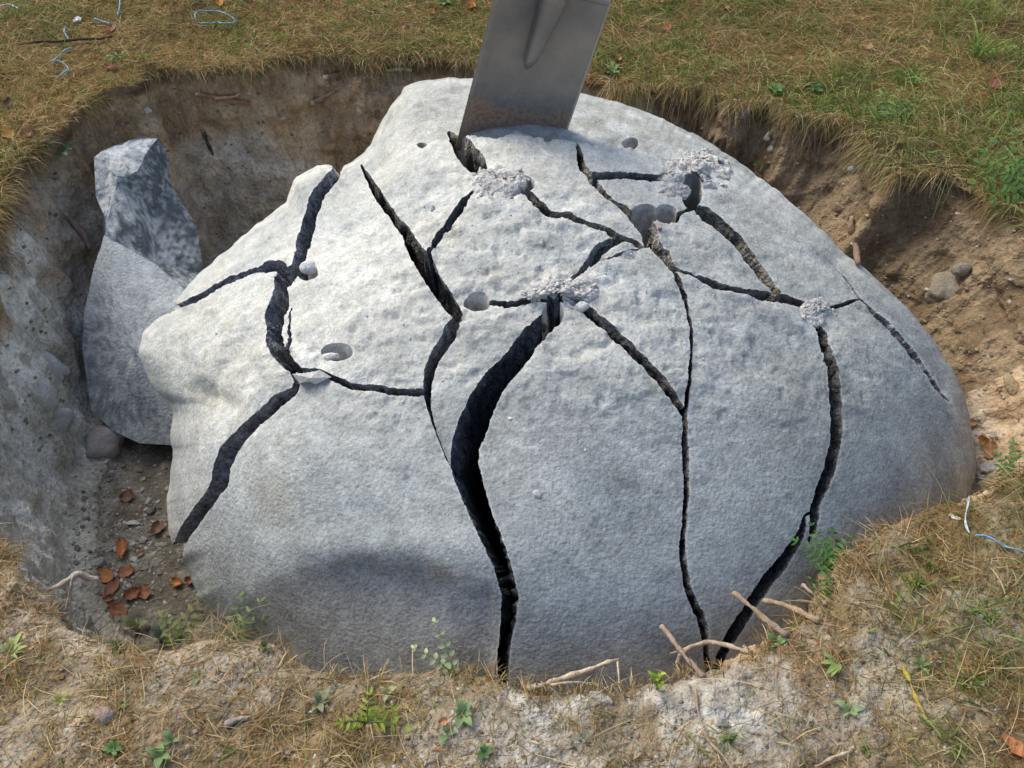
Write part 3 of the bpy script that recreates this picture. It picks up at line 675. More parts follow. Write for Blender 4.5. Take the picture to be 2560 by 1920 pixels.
def slab():
    V, T, C = [], [], []; b = 0; M = 14
    for fn in sf_:
        if fn == 'ogr': continue
        P3 = [at_depth(np.array(sp_[ch][:2], float), np.array(sp_[ch][2])) for ch in fn]
        X = [np.array(sp_[ch][:2], float) for ch in fn]
        ids = {}; q = 0
        for u in range(M+1):
            for w_ in range(M+1-u):
                a_, b_ = u/M, w_/M; V.append(P3[0]*(1-a_-b_)+P3[1]*a_+P3[2]*b_); f2 = X[0]*(1-a_-b_)+X[1]*a_+X[2]*b_
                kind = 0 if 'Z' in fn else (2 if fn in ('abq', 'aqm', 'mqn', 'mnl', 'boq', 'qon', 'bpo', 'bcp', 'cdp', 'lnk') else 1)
                C.append((kind, f2[0], f2[1])); ids[(u, w_)] = b+q; q += 1
        for u in range(M):
            for w_ in range(M-u):
                T.append((ids[u, w_], ids[u+1, w_], ids[u, w_+1]))
                if u+w_ < M-1: T.append((ids[u+1, w_], ids[u+1, w_+1], ids[u, w_+1]))
        b += q
    V = np.array(V); C = np.array(C); T = np.array(T)
    k_ = C[:, 0]; FX = C[:, 1:]
    n1 = fbm(V, .05, 4, 601, .6); n2 = fbm(V, .016, 4, 611, .7)
    away = unit(V-CAM); V = V+away*(n1*.005*np.where(k_ == 0, .4, 1.6)+n2*.0014)[:, None]
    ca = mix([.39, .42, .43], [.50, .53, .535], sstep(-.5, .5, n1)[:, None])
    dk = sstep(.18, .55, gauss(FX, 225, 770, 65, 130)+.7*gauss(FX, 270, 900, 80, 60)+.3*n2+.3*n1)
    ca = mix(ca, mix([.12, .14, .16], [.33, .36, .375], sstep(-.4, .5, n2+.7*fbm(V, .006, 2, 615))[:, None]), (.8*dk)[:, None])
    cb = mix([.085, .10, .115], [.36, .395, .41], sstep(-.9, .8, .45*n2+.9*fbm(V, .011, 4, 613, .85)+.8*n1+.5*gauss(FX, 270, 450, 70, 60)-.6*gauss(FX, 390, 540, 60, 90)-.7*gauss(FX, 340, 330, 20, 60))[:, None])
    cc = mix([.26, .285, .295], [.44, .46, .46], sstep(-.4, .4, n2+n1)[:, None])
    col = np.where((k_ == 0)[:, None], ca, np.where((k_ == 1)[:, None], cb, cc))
    # back sheet and closing sides
    order = 'abcdefghiABCDEFGHIklm'; R3 = np.array([at_depth(np.array(sp_[c_][:2], float), np.array(sp_[c_][2])) for c_ in order])
    cen_ = R3.mean(0); bk = R3+(R3-cen_)*-.30+np.array([-.03, .12, -.06]); bb = len(V); V = np.r_[V, R3, bk, [bk.mean(0)]]; n_ = len(order)
    col = np.r_[col, np.tile([.24, .24, .24], (2*n_+1, 1))]; i_ = np.arange(n_); j_ = (i_+1) % n_
    Q = np.c_[bb+j_, bb+i_, bb+n_+i_, bb+n_+j_]; T = np.r_[T, np.c_[bb+n_+i_, np.full(n_, bb+2*n_), bb+n_+j_]]
    o3 = np.array([V[:, 0].mean(), V[:, 1].mean(), V[:, 2].min()])
    return tag(link('rock_slab', make_mesh('rock_slab', V-o3, T, Q, M_ROCK, col, smooth=True), None, o3), 'tall broken grey rock slab leaning in the pit left of the boulder', 'rock')
slab_o = slab()
mesh_ = slab_o.data
bvh_s = BVHTree.FromPolygons([tuple(v.co+slab_o.location) for v in mesh_.vertices], [tuple(p.vertices) for p in mesh_.polygons])
def hit_s(x, y):
    l, n_, i_, ds = bvh_s.ray_cast(Vector(CAM), Vector(ray((x, y))).normalized()); return l
def flat_chip(name, poly, depth, thick, col, label, cat, mat=None, tilt=(0, 0)):
    P3 = [at_depth(np.array(p, float), np.array(depth+tilt[0]*(p[0]-poly[0][0])+tilt[1]*(p[1]-poly[0][1]))) for p in poly]
    P3 = np.array(P3); c0 = P3.mean(0); n_ = unit(CAM-c0); f_ = np.r_[P3, [c0+n_*thick*.3]]; b = P3*1.0+(P3-c0)*.06-n_*thick; m = len(P3)
    V = np.r_[f_, b]; i = np.arange(m); j = (i+1) % m
    T = np.c_[j, i, np.full(m, m)]; Q = np.c_[i, j, m+1+j, m+1+i]
    me = make_mesh(name, V-c0, T, Q, mat or M_ROCK, col, smooth=False)
    return tag(link(name, me, None, c0), label, cat)
ls = hit_s(258, 368)
flat_chip('stone_flake', [(235,367),(243,350),(262,352),(276,366),(268,382),(252,380)], axd(ls)-.012, .014, (.58, .57, .52), 'thin cream stone flake lying near the top of the tall slab', 'stone')

# ------------------------------------------------------------------ stones
stone('cobble', 228, 962, 50, 34, 'rounded grey cobble under the foot of the leaning slab', 'stone', (.30, .28, .27), .45, ang=.0, flat=.8, rough=.35, spin=.2)
stone('buried_stone', 117, 790, 24, 40, 'smooth pale oval stone bedded in the left pit wall', 'stone', (.46, .46, .44), .68, spin=0, rough=.4, flat=.5)
stone('buried_stone', 94, 853, 40, 30, 'white lumpy stone sticking out low on the left pit wall', 'stone', (.46, .45, .42), .70, rough=.45, flat=.5)
stone('buried_stone', 126, 905, 30, 34, 'pale stone at the bottom of the left pit wall', 'stone', (.42, .42, .41), .7, rough=.4, flat=.5)
stone('buried_stone', 2036, 621, 38, 36, 'large rough speckled stone half buried in the right pit wall', 'stone', (.27, .23, .17), .66, rough=.3, flat=.6)
stone('cobble', 2079, 580, 19, 15, 'small smooth grey brown cobble above the large buried stone', 'stone', (.24, .21, .17), .2)
stone('cobble', 2188, 832, 28, 13, 'flat yellowish stone at the right edge beside the boulder', 'stone', (.33, .25, .15), .3)
stone('cobble', 1606, 244, 15, 9, 'flat slate grey stone under the turf on the right wall', 'stone', (.17, .18, .20), .3, ang=1)
stone('pebble', 1660, 297, 10, 10, 'square pale pebble in the soil wall above the other pebble', 'pebble', (.50, .47, .40), .2, ang=1)
stone('pebble', 1666, 321, 8, 7, 'round whitish pebble just beneath the square pale pebble', 'pebble', (.52, .50, .45), .2)
stone('pebble', 1840, 365, 8, 7, 'grey pebble in the right wall left of the drooping tuft', 'pebble', (.35, .35, .33), .2)
stone('pebble', 318, 239, 11, 9, 'cream triangular pebble near the top of the far left wall', 'pebble', (.48, .44, .36), .2, ang=1)
stone('pebble', 242, 234, 6, 7, 'tiny buff pebble left of the cream triangular one', 'pebble', (.42, .34, .26), .2)
stone('pebble', 486, 168, 6, 7, 'brown pebble in the dark soil below the far turf', 'pebble', (.24, .17, .12), .2)
stone('pebble', 566, 178, 6, 5, 'small round tan pebble high in the far wall', 'pebble', (.35, .27, .19), .2)
stone('pebble', 168, 45, 12, 7, 'white stone lying in the grass at the upper left', 'stone', (.62, .62, .62), .2, ang=1)
stone('cobble', 227, 1546, 26, 20, 'rounded reddish grey stone half sunk in the near left bank', 'stone', (.30, .24, .21), .4)
stone('pebble', 289, 1132, 15, 8, 'pale flat chip on the pit floor beside the boulder', 'stone', (.42, .42, .40), .3, ang=1)
stone('pebble', 211, 1216, 15, 10, 'grey stone on the pit floor left of the largest orange leaf', 'stone', (.34, .34, .33), .3)
stone('pebble', 325, 1105, 12, 8, 'dark lump on the pit floor close to the boulder side', 'stone', (.16, .14, .12), .3)
stone('pebble', 1161, 1066, 11, 9, 'small pale bump of stone on the front of the boulder', 'pebble', (.44, .44, .43), .55)
stone('stone_chip', 1624, 633, 14, 11, 'small grey stone wedged in the level crack on the right', 'stone', (.38, .38, .36), .1, ang=1)
stone('stone_chip', 1650, 640, 9, 7, 'crumb of stone right of the one wedged in the level crack', 'stone', (.42, .41, .38), .1, ang=1)
stone('stone_chip', 2137, 1012, 20, 16, 'pale rubble lump at the right foot of the boulder', 'stone', (.38, .38, .36), .3, ang=1)
stone('stone_chip', 2118, 1030, 12, 9, 'smaller pale rubble lump touching the right bank', 'stone', (.42, .42, .40), .3, ang=1)
stone('stone_chip', 935, 452, 8, 5, 'little dark chip on the upper left face of the boulder', 'stone', (.30, .30, .30), .2, ang=1)
stone('stone_chip', 1170, 523, 13, 6, 'flat grey chip on the middle of the boulder top', 'stone', (.40, .40, .39), .25, ang=1)
stone('stone_chip', 1552, 354, 9, 8, 'small black stone chip on the crumbly heap at right', 'stone', (.05, .05, .055), .1, ang=1)
stone('stone_chip', 863, 494, 11, 8, 'white pebble caught on the edge of the upper left crack', 'stone', (.62, .61, .60), .1)
stone('stone_chip', 2060, 1118, 14, 5, 'bone white splinter at the edge of the right bank', 'stone', (.60, .56, .48), .2, ang=1)
stone('stone_chip', 2118, 1330, 8, 8, 'small white pebble in the dry grass on the right bank', 'pebble', (.6, .58, .54), .2)
stone('clod', 1560, 1563, 20, 12, 'grey clay clod on the near bank right of centre', 'clod', (.36, .34, .30), .3, ang=1)
stone('clod', 1300, 1510, 28, 12, 'overhanging grey clay clod at the edge of the near bank', 'clod', (.42, .40, .35), .4, ang=0, mat=M_SOIL)
def plug(x, y, rx, ry, label, h=.03):
    p, n_ = hit(x, y+3, 'b'); s = px_size(p); a_ = np.linspace(0, 2*math.pi, 22, endpoint=False); V = []; 
    prof = [(1, -h), (1.0, -.004), (.93, .001), (.6, .006), (.3, .0075)]
    for r, z in prof: V += [(rx*s*r*math.cos(q), ry*s*r*math.sin(q), z) for q in a_]
    V.append((0, 0, .008)); V = np.array(V); V += .0008*fbm(V, .01, 2, 4)[:, None]; i = np.arange(22); j = (i+1) % 22
    Q = np.concatenate([np.c_[i+22*k_, j+22*k_, j+22*(k_+1), i+22*(k_+1)] for k_ in range(4)]); T = np.c_[88+i, 88+j, np.full(22, 110)]
    V = V@rot_to(mix(np.array(n_), [0, -.3, 1], .5)).T
    return tag(link('hole_plug', make_mesh('hole_plug', V, T, Q, M_STONE, (.56, .56, .54)), None, np.array(p)), label, 'stone plug')
# a rounded plug sits in the open drill hole at the upper left
bq = at_depth(np.array([668., 578.]), np.array(axd(hit(690, 560, 'b')[0])+.004)); s_ = px_size(bq)
v, t = lump(3, (21*s_, 17*s_, 15*s_), 5, .06); tag(link('hole_plug', make_mesh('hole_plug', v, t, None, M_STONE, (.57, .57, .55)), None, bq), 'rounded white plug filling the drill hole beside the upper left crack', 'stone plug')
bq = at_depth(np.array([716., 772.]), np.array(axd(hit(700, 795, 'b')[0])+.010)); v, t = lump(2, (22*s_, 9*s_, 10*s_), 9, .05, 1)
tag(link('stone_chip', make_mesh('stone_chip', v, t, None, M_STONE, (.62, .60, .56), smooth=False), None, bq), 'flat white chip lying in the oval drill hole at lower left', 'stone')
bq = at_depth(np.array([1258., 662.]), np.array(axd(hit(1275, 650, 'b')[0])-.004)); v, t = lump(3, (14*s_, 10*s_, 11*s_), 12, .15)
tag(link('stone_chip', make_mesh('stone_chip', v, t, None, M_STONE, (.60, .60, .58)), None, bq), 'smooth white chip standing at the head of the thin slanting crack', 'stone')
D1 = axd(hit(680, 840, 'b')[0])
flat_chip('stone_flake', [(632,808),(660,808),(690,800),(715,815),(682,830),(668,824),(648,828)], D1-.004, .03, (.52, .51, .48), 'thin triangular flake bridging the left crack junction', 'stone')

# ------------------------------------------------------------------ mortar crumbs round the drill holes
def crumbs(x, y, rx, ry, n_, big, label, seed, hmax=.02, col=(.56, .55, .52), avoid=None):
    """a rough powdery sheet heaped on the rock, with angular crumbs bedded in it"""
    r = np.random.default_rng(seed); parts = []; p0 = Vector(boulder_pt(np.array([[float(x), float(y)]]))[0][0]); m = 72; ok = {}; V = []; H_ = []
    g = np.linspace(-1.25, 1.25, m)
    def out_n(p): return unit((np.array(p)-EC)/EA**2)
    for i, v_ in enumerate(g):
        for j, u_ in enumerate(g):
            if u_*u_+v_*v_ > 1.7: V.append((0, 0, 0)); H_.append(-9); continue
            fx, fy = x+rx*u_, y+ry*v_; pe = boulder_pt(np.array([[fx, fy]]))[0][0]; p, _ = hit(fx, fy, 'b'); p = np.array(p)
            if abs(axd(p)-axd(pe)) > .05: p = pe+out_n(pe)*ok.get('o', 0.0)
            else: ok['o'] = float((p-pe)@out_n(pe))
            q = math.hypot(u_, v_)
            if avoid and math.hypot((fx-avoid[0])/avoid[2], (fy-avoid[1])/avoid[3]) < 1: q = 9
            V.append(p); H_.append(q)
    V = np.array(V, float); H_ = np.array(H_)
    nz = fbm(V, .024, 5, seed*7, .75); bl = np.abs(noise(V, .014, seed+3))+.6*np.abs(noise(V, .008, seed+5))
    edge = 1-H_+.38*fbm(V, .020, 3, seed+9)
    h = .62*hmax*np.clip(edge, 0, .7)**.8*(.7+.6*nz)+.0020*bl*sstep(0, .25, edge)+np.where(edge > 0, 0, -.004+.02*edge)
    ok_ = (edge > -.12) & (H_ >= 0) & (H_ < 5); V2 = V+unit((V-EC)/EA**2)*h[:, None]+.0012*np.stack([noise(V, .011, k_) for k_ in (1, 2, 3)], -1)
    i = np.arange(m*m).reshape(m, m); Q = np.stack([i[:-1, :-1], i[:-1, 1:], i[1:, 1:], i[1:, :-1]], -1).reshape(-1, 4); Q = Q[ok_[Q].all(1)][:, ::-1]
    us = np.unique(Q); mp = -np.ones(m*m, int); mp[us] = np.arange(len(us)); tone = np.asarray(col)*(1+.12*nz[us])[:, None]*np.where(nz[us] < -.25, .9, 1)[:, None]
    parts.append((V2[us], None, mp[Q], np.clip(tone*.9, 0, .75)))
    for k_ in range(n_):
        a_ = r.uniform(0, 6.28); q = r.uniform(0, 1)**.8*1.25; fx, fy = x+rx*q*math.cos(a_), y+ry*q*math.sin(a_)
        jj = int(np.clip(round((q*math.cos(a_)+1.25)/2.5*(m-1)), 0, m-1)); ii = int(np.clip(round((q*math.sin(a_)+1.25)/2.5*(m-1)), 0, m-1)); ix = ii*m+jj
        if H_[ix] < 0 or H_[ix] > 5: continue
        p = V2[ix]; s = px_size(p); sz = big*s*(r.uniform(.12, 1)**3*.65+.08)
        v, t = lump(2, sz*np.array([r.uniform(.8, 1.5), r.uniform(.6, 1.1), r.uniform(.3, .7)]), int(r.integers(999)), .3, 1)
        parts.append((v@rot_to(out_n(p)+r.uniform(-.5, .5, 3), r.uniform(0, 6)).T+p+out_n(p)*sz*.05, t, None, np.clip(np.asarray(col)*r.uniform(.88, 1.08), 0, .75)))
    V, T, Q, C = joinm(parts); p0 = np.array(p0)
    me = make_mesh('mortar_heap', V-p0, T, Q, M_CRUMB, C, smooth=True); me.validate()
    return tag(link('mortar_heap', me, None, p0), label, 'mortar')
crumbs(1078, 392, 52, 32, 60, 13, 'crumbly white mortar heap below the spade on the boulder', 1, .016)
crumbs(1222, 630, 78, 32, 90, 12, 'widest white mortar heap in the middle of the boulder top', 2, .018, avoid=(1197, 672, 24, 26))
crumbs(1500, 372, 70, 42, 80, 14, 'tall crumbly mortar heap near the right end of the boulder top', 3, .020, avoid=(1495, 415, 22, 36), col=(.60, .585, .54))
crumbs(1455, 408, 32, 16, 25, 12, 'small pile of mortar crumbs left of the right drill hole', 4, .008)
crumbs(1761, 674, 36, 28, 26, 10, 'pale mortar lump capping the top of the right hand crack', 5, .014)

# ------------------------------------------------------------------ spade
def spade():
    mt, n, b = new_mat('worn_steel'); L = n.links.new
    tc = N(n, 'ShaderNodeTexCoord'); sx = N(n, 'ShaderNodeSeparateXYZ'); L(tc.outputs['Object'], sx.inputs[0])
    nz = N(n, 'ShaderNodeTexNoise', Scale=22.0, Detail=6.0, Roughness=.65); L(tc.outputs['Object'], nz.inputs['Vector'])
    # dirt band at the cutting edge: height against noise, thicker at the corners
    ab = N(n, 'ShaderNodeMath', operation='ABSOLUTE'); L(sx.outputs['X'], ab.inputs[0])
    m1 = N(n, 'ShaderNodeMath', operation='MULTIPLY_ADD'); L(ab.outputs[0], m1.inputs[0]); m1.inputs[1].default_value = .30; m1.inputs[2].default_value = -.016
    m2 = N(n, 'ShaderNodeMath', operation='MULTIPLY_ADD'); L(nz.outputs['Fac'], m2.inputs[0]); m2.inputs[1].default_value = .11; L(m1.outputs[0], m2.inputs[2])
    m3 = N(n, 'ShaderNodeMath', operation='SUBTRACT'); L(m2.outputs[0], m3.inputs[0]); L(sx.outputs['Z'], m3.inputs[1])
    mr = N(n, 'ShaderNodeMapRange'); L(m3.outputs[0], mr.inputs['Value']); mr.inputs['From Min'].default_value = -.006; mr.inputs['From Max'].default_value = .004
    n2 = N(n, 'ShaderNodeTexNoise', Scale=6.0, Detail=5.0, Roughness=.6); L(tc.outputs['Object'], n2.inputs['Vector'])
    cr = N(n, 'ShaderNodeValToRGB'); L(n2.outputs['Fac'], cr.inputs[0]); cr.color_ramp.elements[0].position = .35; cr.color_ramp.elements[0].color = (.22, .21, .205, 1); cr.color_ramp.elements[1].position = .68; cr.color_ramp.elements[1].color = (.40, .355, .30, 1)
    n3 = N(n, 'ShaderNodeTexNoise', Scale=160.0, Detail=4.0, Roughness=.7); L(tc.outputs['Object'], n3.inputs['Vector'])
    c3 = N(n, 'ShaderNodeValToRGB'); L(n3.outputs['Fac'], c3.inputs[0]); c3.color_ramp.elements[0].position = .3; c3.color_ramp.elements[0].color = (.17, .11, .075, 1); c3.color_ramp.elements[1].position = .7; c3.color_ramp.elements[1].color = (.36, .26, .19, 1)
    mx = N(n, 'ShaderNodeMixRGB'); L(mr.outputs[0], mx.inputs[0]); L(cr.outputs[0], mx.inputs[1]); L(c3.outputs[0], mx.inputs[2]); L(mx.outputs[0], b.inputs['Base Color'])
    me_ = N(n, 'ShaderNodeMath', operation='MULTIPLY_ADD'); L(mr.outputs[0], me_.inputs[0]); me_.inputs[1].default_value = -.5; me_.inputs[2].default_value = .55; L(me_.outputs[0], b.inputs['Metallic'])
    mo = N(n, 'ShaderNodeMath', operation='MULTIPLY_ADD'); L(mr.outputs[0], mo.inputs[0]); mo.inputs[1].default_value = .45; mo.inputs[2].default_value = .40; L(mo.outputs[0], b.inputs['Roughness'])
    bp = N(n, 'ShaderNodeBump', Strength=1.0, Distance=.0015); L(n3.outputs['Fac'], bp.inputs['Height']); L(bp.outputs[0], b.inputs['Normal'])
    Db = axd(hit(1120, 300, 'b')[0])+.035
    BL = at_depth(np.array([996., 270.]), np.array(Db)); BR = at_depth(np.array([1213., 302.]), np.array(Db+.004))
    TL = at_depth(np.array([1089., -18.]), np.array(Db-.165)); c0 = (BL+BR)/2
    xa = unit(BR-BL); w = np.linalg.norm(BR-BL)
    TM = at_depth(np.array([1200., -14.]), np.array(Db-.165))
    for _ in range(8):
        c0 = (BL+BR)/2; za = unit(TM-c0); rb_ = ray(np.array([1218., 304.])); BR = CAM+rb_*(((BL-CAM)@za)/(rb_@za))
    xa = unit(BR-BL); za = unit(za-xa*(za@xa)); w = np.linalg.norm(BR-BL); ya = np.cross(za, xa)   # ya points away
    h = (TM-c0)@za
    print('spade w,h', w, h, 'axis', za)
    eg = N(n, 'ShaderNodeMath', operation='GREATER_THAN'); L(sx.outputs['X'], eg.inputs[0]); eg.inputs[1].default_value = w/2-.0035
    e2 = N(n, 'ShaderNodeMath', operation='MULTIPLY'); L(eg.outputs[0], e2.inputs[0]); L(nz.outputs['Fac'], e2.inputs[1])
    m5 = N(n, 'ShaderNodeMixRGB'); L(e2.outputs[0], m5.inputs[0]); L(mx.outputs[0], m5.inputs[1]); m5.inputs[2].default_value = (.75, .70, .62, 1); L(m5.outputs[0], b.inputs['Base Color'])
    root = thing('spade', c0-za*.05, 'worn grey steel spade blade wedged upright in the boulder crack', 'spade')
    root.matrix_world = Matrix([[xa[0], ya[0], za[0], (c0)[0]], [xa[1], ya[1], za[1], c0[1]], [xa[2], ya[2], za[2], c0[2]], [0, 0, 0, 1]])
    nu, nv = 25, 30; V = []
    for sgn in (-1, 1):
        for jv in range(nv):
            z = -.06+(h+.06)*jv/(nv-1)
            for iu in range(nu):
                x = w*(iu/(nu-1)-.5); y = .024*(x/(w/2))**2*-1+.024+sgn*.0016*(.4 if jv == 0 or iu in (0, nu-1) else 1)
                V.append((x, y, z))
    V = np.array(V); i = np.arange(nu*nv).reshape(nv, nu); Q = [np.stack([i[:-1, :-1], i[:-1, 1:], i[1:, 1:], i[1:, :-1]], -1).reshape(-1, 4)]
    k_ = nu*nv; Q.append(Q[0][:, ::-1]+k_)
    lp = np.r_[i[0, :], i[1:, -1], i[-1, -2::-1], i[-2:0:-1, 0]]; l2 = np.roll(lp, -1); Q.append(np.c_[l2, lp, lp+k_, l2+k_])
    link('blade', make_mesh('blade', V, None, np.concatenate(Q), mt), root)
    # forged tongue that runs from the socket down the face of the blade
    V = []; nt_, na_ = 26, 15
    for jv in range(nt_):
        t = jv/(nt_-1); z = h-.165+t*.165+.0; wd = .010+.017*t**1.0; ht = .013+.026*t**.8
        e_ = math.sqrt(min(1, t*7+.02))
        for iu in range(na_):
            q = math.pi*iu/(na_-1); prf = math.sin(q)**.45; xx = .010*t-.002+wd*e_*math.cos(q)
            V.append((xx-.004, -(.0+ht*prf*e_)+.0215, z+.0))
    V = np.array(V); i = np.arange(nt_*na_).reshape(nt_, na_); Q = np.stack([i[:-1, :-1], i[:-1, 1:], i[1:, 1:], i[1:, :-1]], -1).reshape(-1, 4)
    link('tongue', make_mesh('tongue', V, None, Q[:, ::-1], mt), root)
    v, t, q = tube([(0, .006, h-.01), (0, .004, h+.05), (0, 0, h+.20)], [.030, .022, .019], 18); link('socket', make_mesh('socket', v, t, q, mt), root)
    for sx_ in (-1, 1):
        v, t, q = tube([(sx_*.036, .010, h+.001), (sx_*w*.49, .004, h+.001)], [.006, .006], 10); link('tread', make_mesh('tread', v, t, q, mt), root)
    v, t, q = tube([(0, 0, h+.19), (0, -.01, h+.5), (0, 0, h+.85)], [.0175, .016, .016], 14); link('handle', make_mesh('handle', v, t, q, M_WOOD, (.32, .22, .12)), root)
    v, t, q = tube([(-.055, 0, h+.86), (.055, 0, h+.86)], [.016, .016], 14); link('grip', make_mesh('grip', v, t, q, M_WOOD, (.30, .20, .11)), root)
spade()

# ------------------------------------------------------------------ sticks and roots
BR_ = (.25, .19, .135); PALE = (.46, .38, .27); GREY = (.34, .29, .24)
stick('broken_stick', [(1585,1280),(1630,1318),(1662,1345),(1700,1372)], [6, 6, 7, 8], 'thick broken stick jutting from the right bank, left of its twin', 'stick', BR_, anchor=(1700,1390), dds=(.10, .06, .03, .0))
stick('broken_stick', [(1650,1296),(1690,1306),(1725,1320),(1768,1340)], [7, 7, 7, 8], 'broken stick with snapped pale end, uppermost of the thick ones', 'stick', (.34, .25, .16), anchor=(1775,1352), dds=(.09, .06, .03, .0))
stick('broken_stick', [(1429,1352),(1462,1395),(1490,1430),(1520,1462)], [6, 6.5, 7, 8], 'straight brown stick leaning out left of the curved root', 'stick', (.27, .20, .15), anchor=(1520,1475), dds=(.10, .06, .03, .01))
stick('thin_twig', [(1733,1262),(1758,1285),(1784,1306)], [2.5, 3, 3.5], 'thin pinkish twig poking out above the broken sticks', 'twig', (.34, .25, .2), anchor=(1800,1315), dds=(.05, .03, .0))
stick('root', [(1463,1432),(1475,1408),(1505,1393),(1540,1388),(1580,1397),(1622,1410)], [5, 5.5, 5, 5, 5.5, 6], 'pale curved root arching over the long crack at the bottom', 'root', (.38, .31, .23), anchor=(1615,1422), dds=(.05, .06, .06, .06, .04, .005), extra=(([(1475,1412,0),(1462,1408,0),(1448,1412,0)], [2, 1.5, 1]),))
stick('root', [(1140,1488),(1180,1478),(1225,1464),(1275,1446),(1312,1432),(1338,1424)], [10, 9, 8.5, 8, 6, 4], 'long pale driftwood root reaching right along the bank edge', 'root', (.48, .39, .27), anchor=(1130,1492), dds=(0, .01, .03, .05, .06, .07), extra=(([(1334,1426,.07),(1336,1455,.04),(1338,1478,.03)], [3, 2.5, 2]), ([(1190,1480,.0),(1240,1474,.0),(1290,1482,.02)], [4, 3, 2])))
stick('root', [(-25,1240),(20,1258),(62,1274),(100,1274),(135,1262),(165,1240),(188,1248),(216,1253)], [6, 6, 6, 6, 8, 7, 6, 5], 'knobbly pale root hanging over the left end of the pit', 'root', (.42, .35, .28), anchor=(-20,1262), dds=(0, .03, .05, .06, .08, .10, .11, .12), extra=(([(158,1243,.07),(148,1290,.07),(140,1320,.07)], [3.5, 3, 2]), ([(158,1243,.07),(152,1300,.08),(153,1345,.08)], [2, 1.6, 1])))
stick('driftwood', [(324,903),(345,912),(358,925),(375,942)], [3.5, 6, 6, 5], 'small splintered driftwood between the slab and the boulder', 'stick', (.30, .22, .16), anchor=(345,890), dds=(-.05, -.06, -.07, -.08), which='gb')
stick('stick', [(135,462),(155,485),(172,508),(190,534)], [5, 8, 9, 6], 'short thick weathered stick against the left pit wall', 'stick', (.33, .24, .18), lift=.008)
stick('twig', [(38,107),(85,99),(130,97),(175,93),(215,92),(246,86)], [2, 3, 3.5, 3.5, 3, 2.5], 'long dark twig lying in the grass at the upper left', 'twig', (.06, .045, .035), lift=.012)
stick('stick', [(425,198),(465,209),(500,215),(543,224)], [5, 7, 8, 5], 'reddish root piece sticking from the far soil wall', 'root', (.27, .15, .09), lift=.008)
stick('stick', [(470,210),(505,206),(512,200)], [3, 4, 3], 'short yellow brown root above the reddish one', 'root', (.36, .25, .14), lift=.014)
stick('stick', [(438,282),(452,312),(460,335)], [4, 5, 3], 'dark stub of root pointing down the far wall', 'root', (.06, .05, .045), lift=.01)
stick('stick', [(672,220),(700,212),(724,199)], [6, 6, 4], 'brown root stub near the top of the far wall by the boulder', 'root', (.20, .13, .09), lift=.008)
stick('stick', [(700,170),(722,165),(735,160)], [6, 7, 5], 'bark piece under the turf edge left of the spade', 'bark', (.18, .13, .10), lift=.008)
stick('stick', [(835,146),(862,143),(890,145)], [4, 5.5, 5], 'grey wood piece in the turf edge just left of the spade', 'stick', (.30, .25, .2), lift=.01)
stick('root', [(1845,470),(1843,500),(1845,530),(1848,575)], [5, 8, 8, 7], 'upright brown root in the right pit wall below the tuft', 'root', (.22, .15, .10), lift=.008)
stick('twig', [(1418,1648),(1460,1642),(1500,1636),(1540,1622)], [3, 3.5, 3.5, 3], 'pale straight twig at the bottom edge, right of centre', 'twig', PALE, lift=.006) if False else None
stick('twig', [(1760,1658),(1800,1640),(1842,1626)], [3, 3.5, 3.5], 'pale straight twig near the bottom edge on the right bank', 'twig', PALE, lift=.006)
stick('twig', [(1500,1480),(1508,1540),(1530,1600),(1560,1640),(1600,1690)], [2.5, 3.5, 4, 4, 4], 'long brown stalk running down the near bank', 'stalk', (.34, .25, .17), lift=.008)
stick('twig', [(505,1622),(540,1612),(570,1602)], [4, 7, 3], 'grey curled stalk on the near left bank', 'stalk', (.32, .27, .23), lift=.007) if False else None
stick('twig', [(487,1570),(512,1560),(545,1552)], [5, 6.5, 3], 'short grey piece of wood among the orange moss', 'stick', (.33, .28, .24), lift=.006)
stick('twig', [(1885,1560),(1888,1600),(1890,1660)], [1.8, 2, 2], 'thin upright straw stalk at the bottom of the right bank', 'stalk', PALE, lift=.008) if False else None
stick('pine_needle', [(882,490),(888,505),(893,528)], [1.3, 1.6, 1.3], 'orange pine needles caught in the upper left crack', 'pine needles', (.55, .25, .07), lift=.006)
stick('twig', [(1381,491),(1400,495),(1424,498)], [1.6, 2.4, 2.2], 'tiny red twig lying across the right crack', 'twig', (.36, .11, .06), lift=.004)
stick('wood_cut', [(1835,1318+270),(1845,1590),(1856,1588)], [7, 8, 8], 'cut end of a stick in the near right bank', 'stick', (.40, .35, .28), lift=.003) if False else None

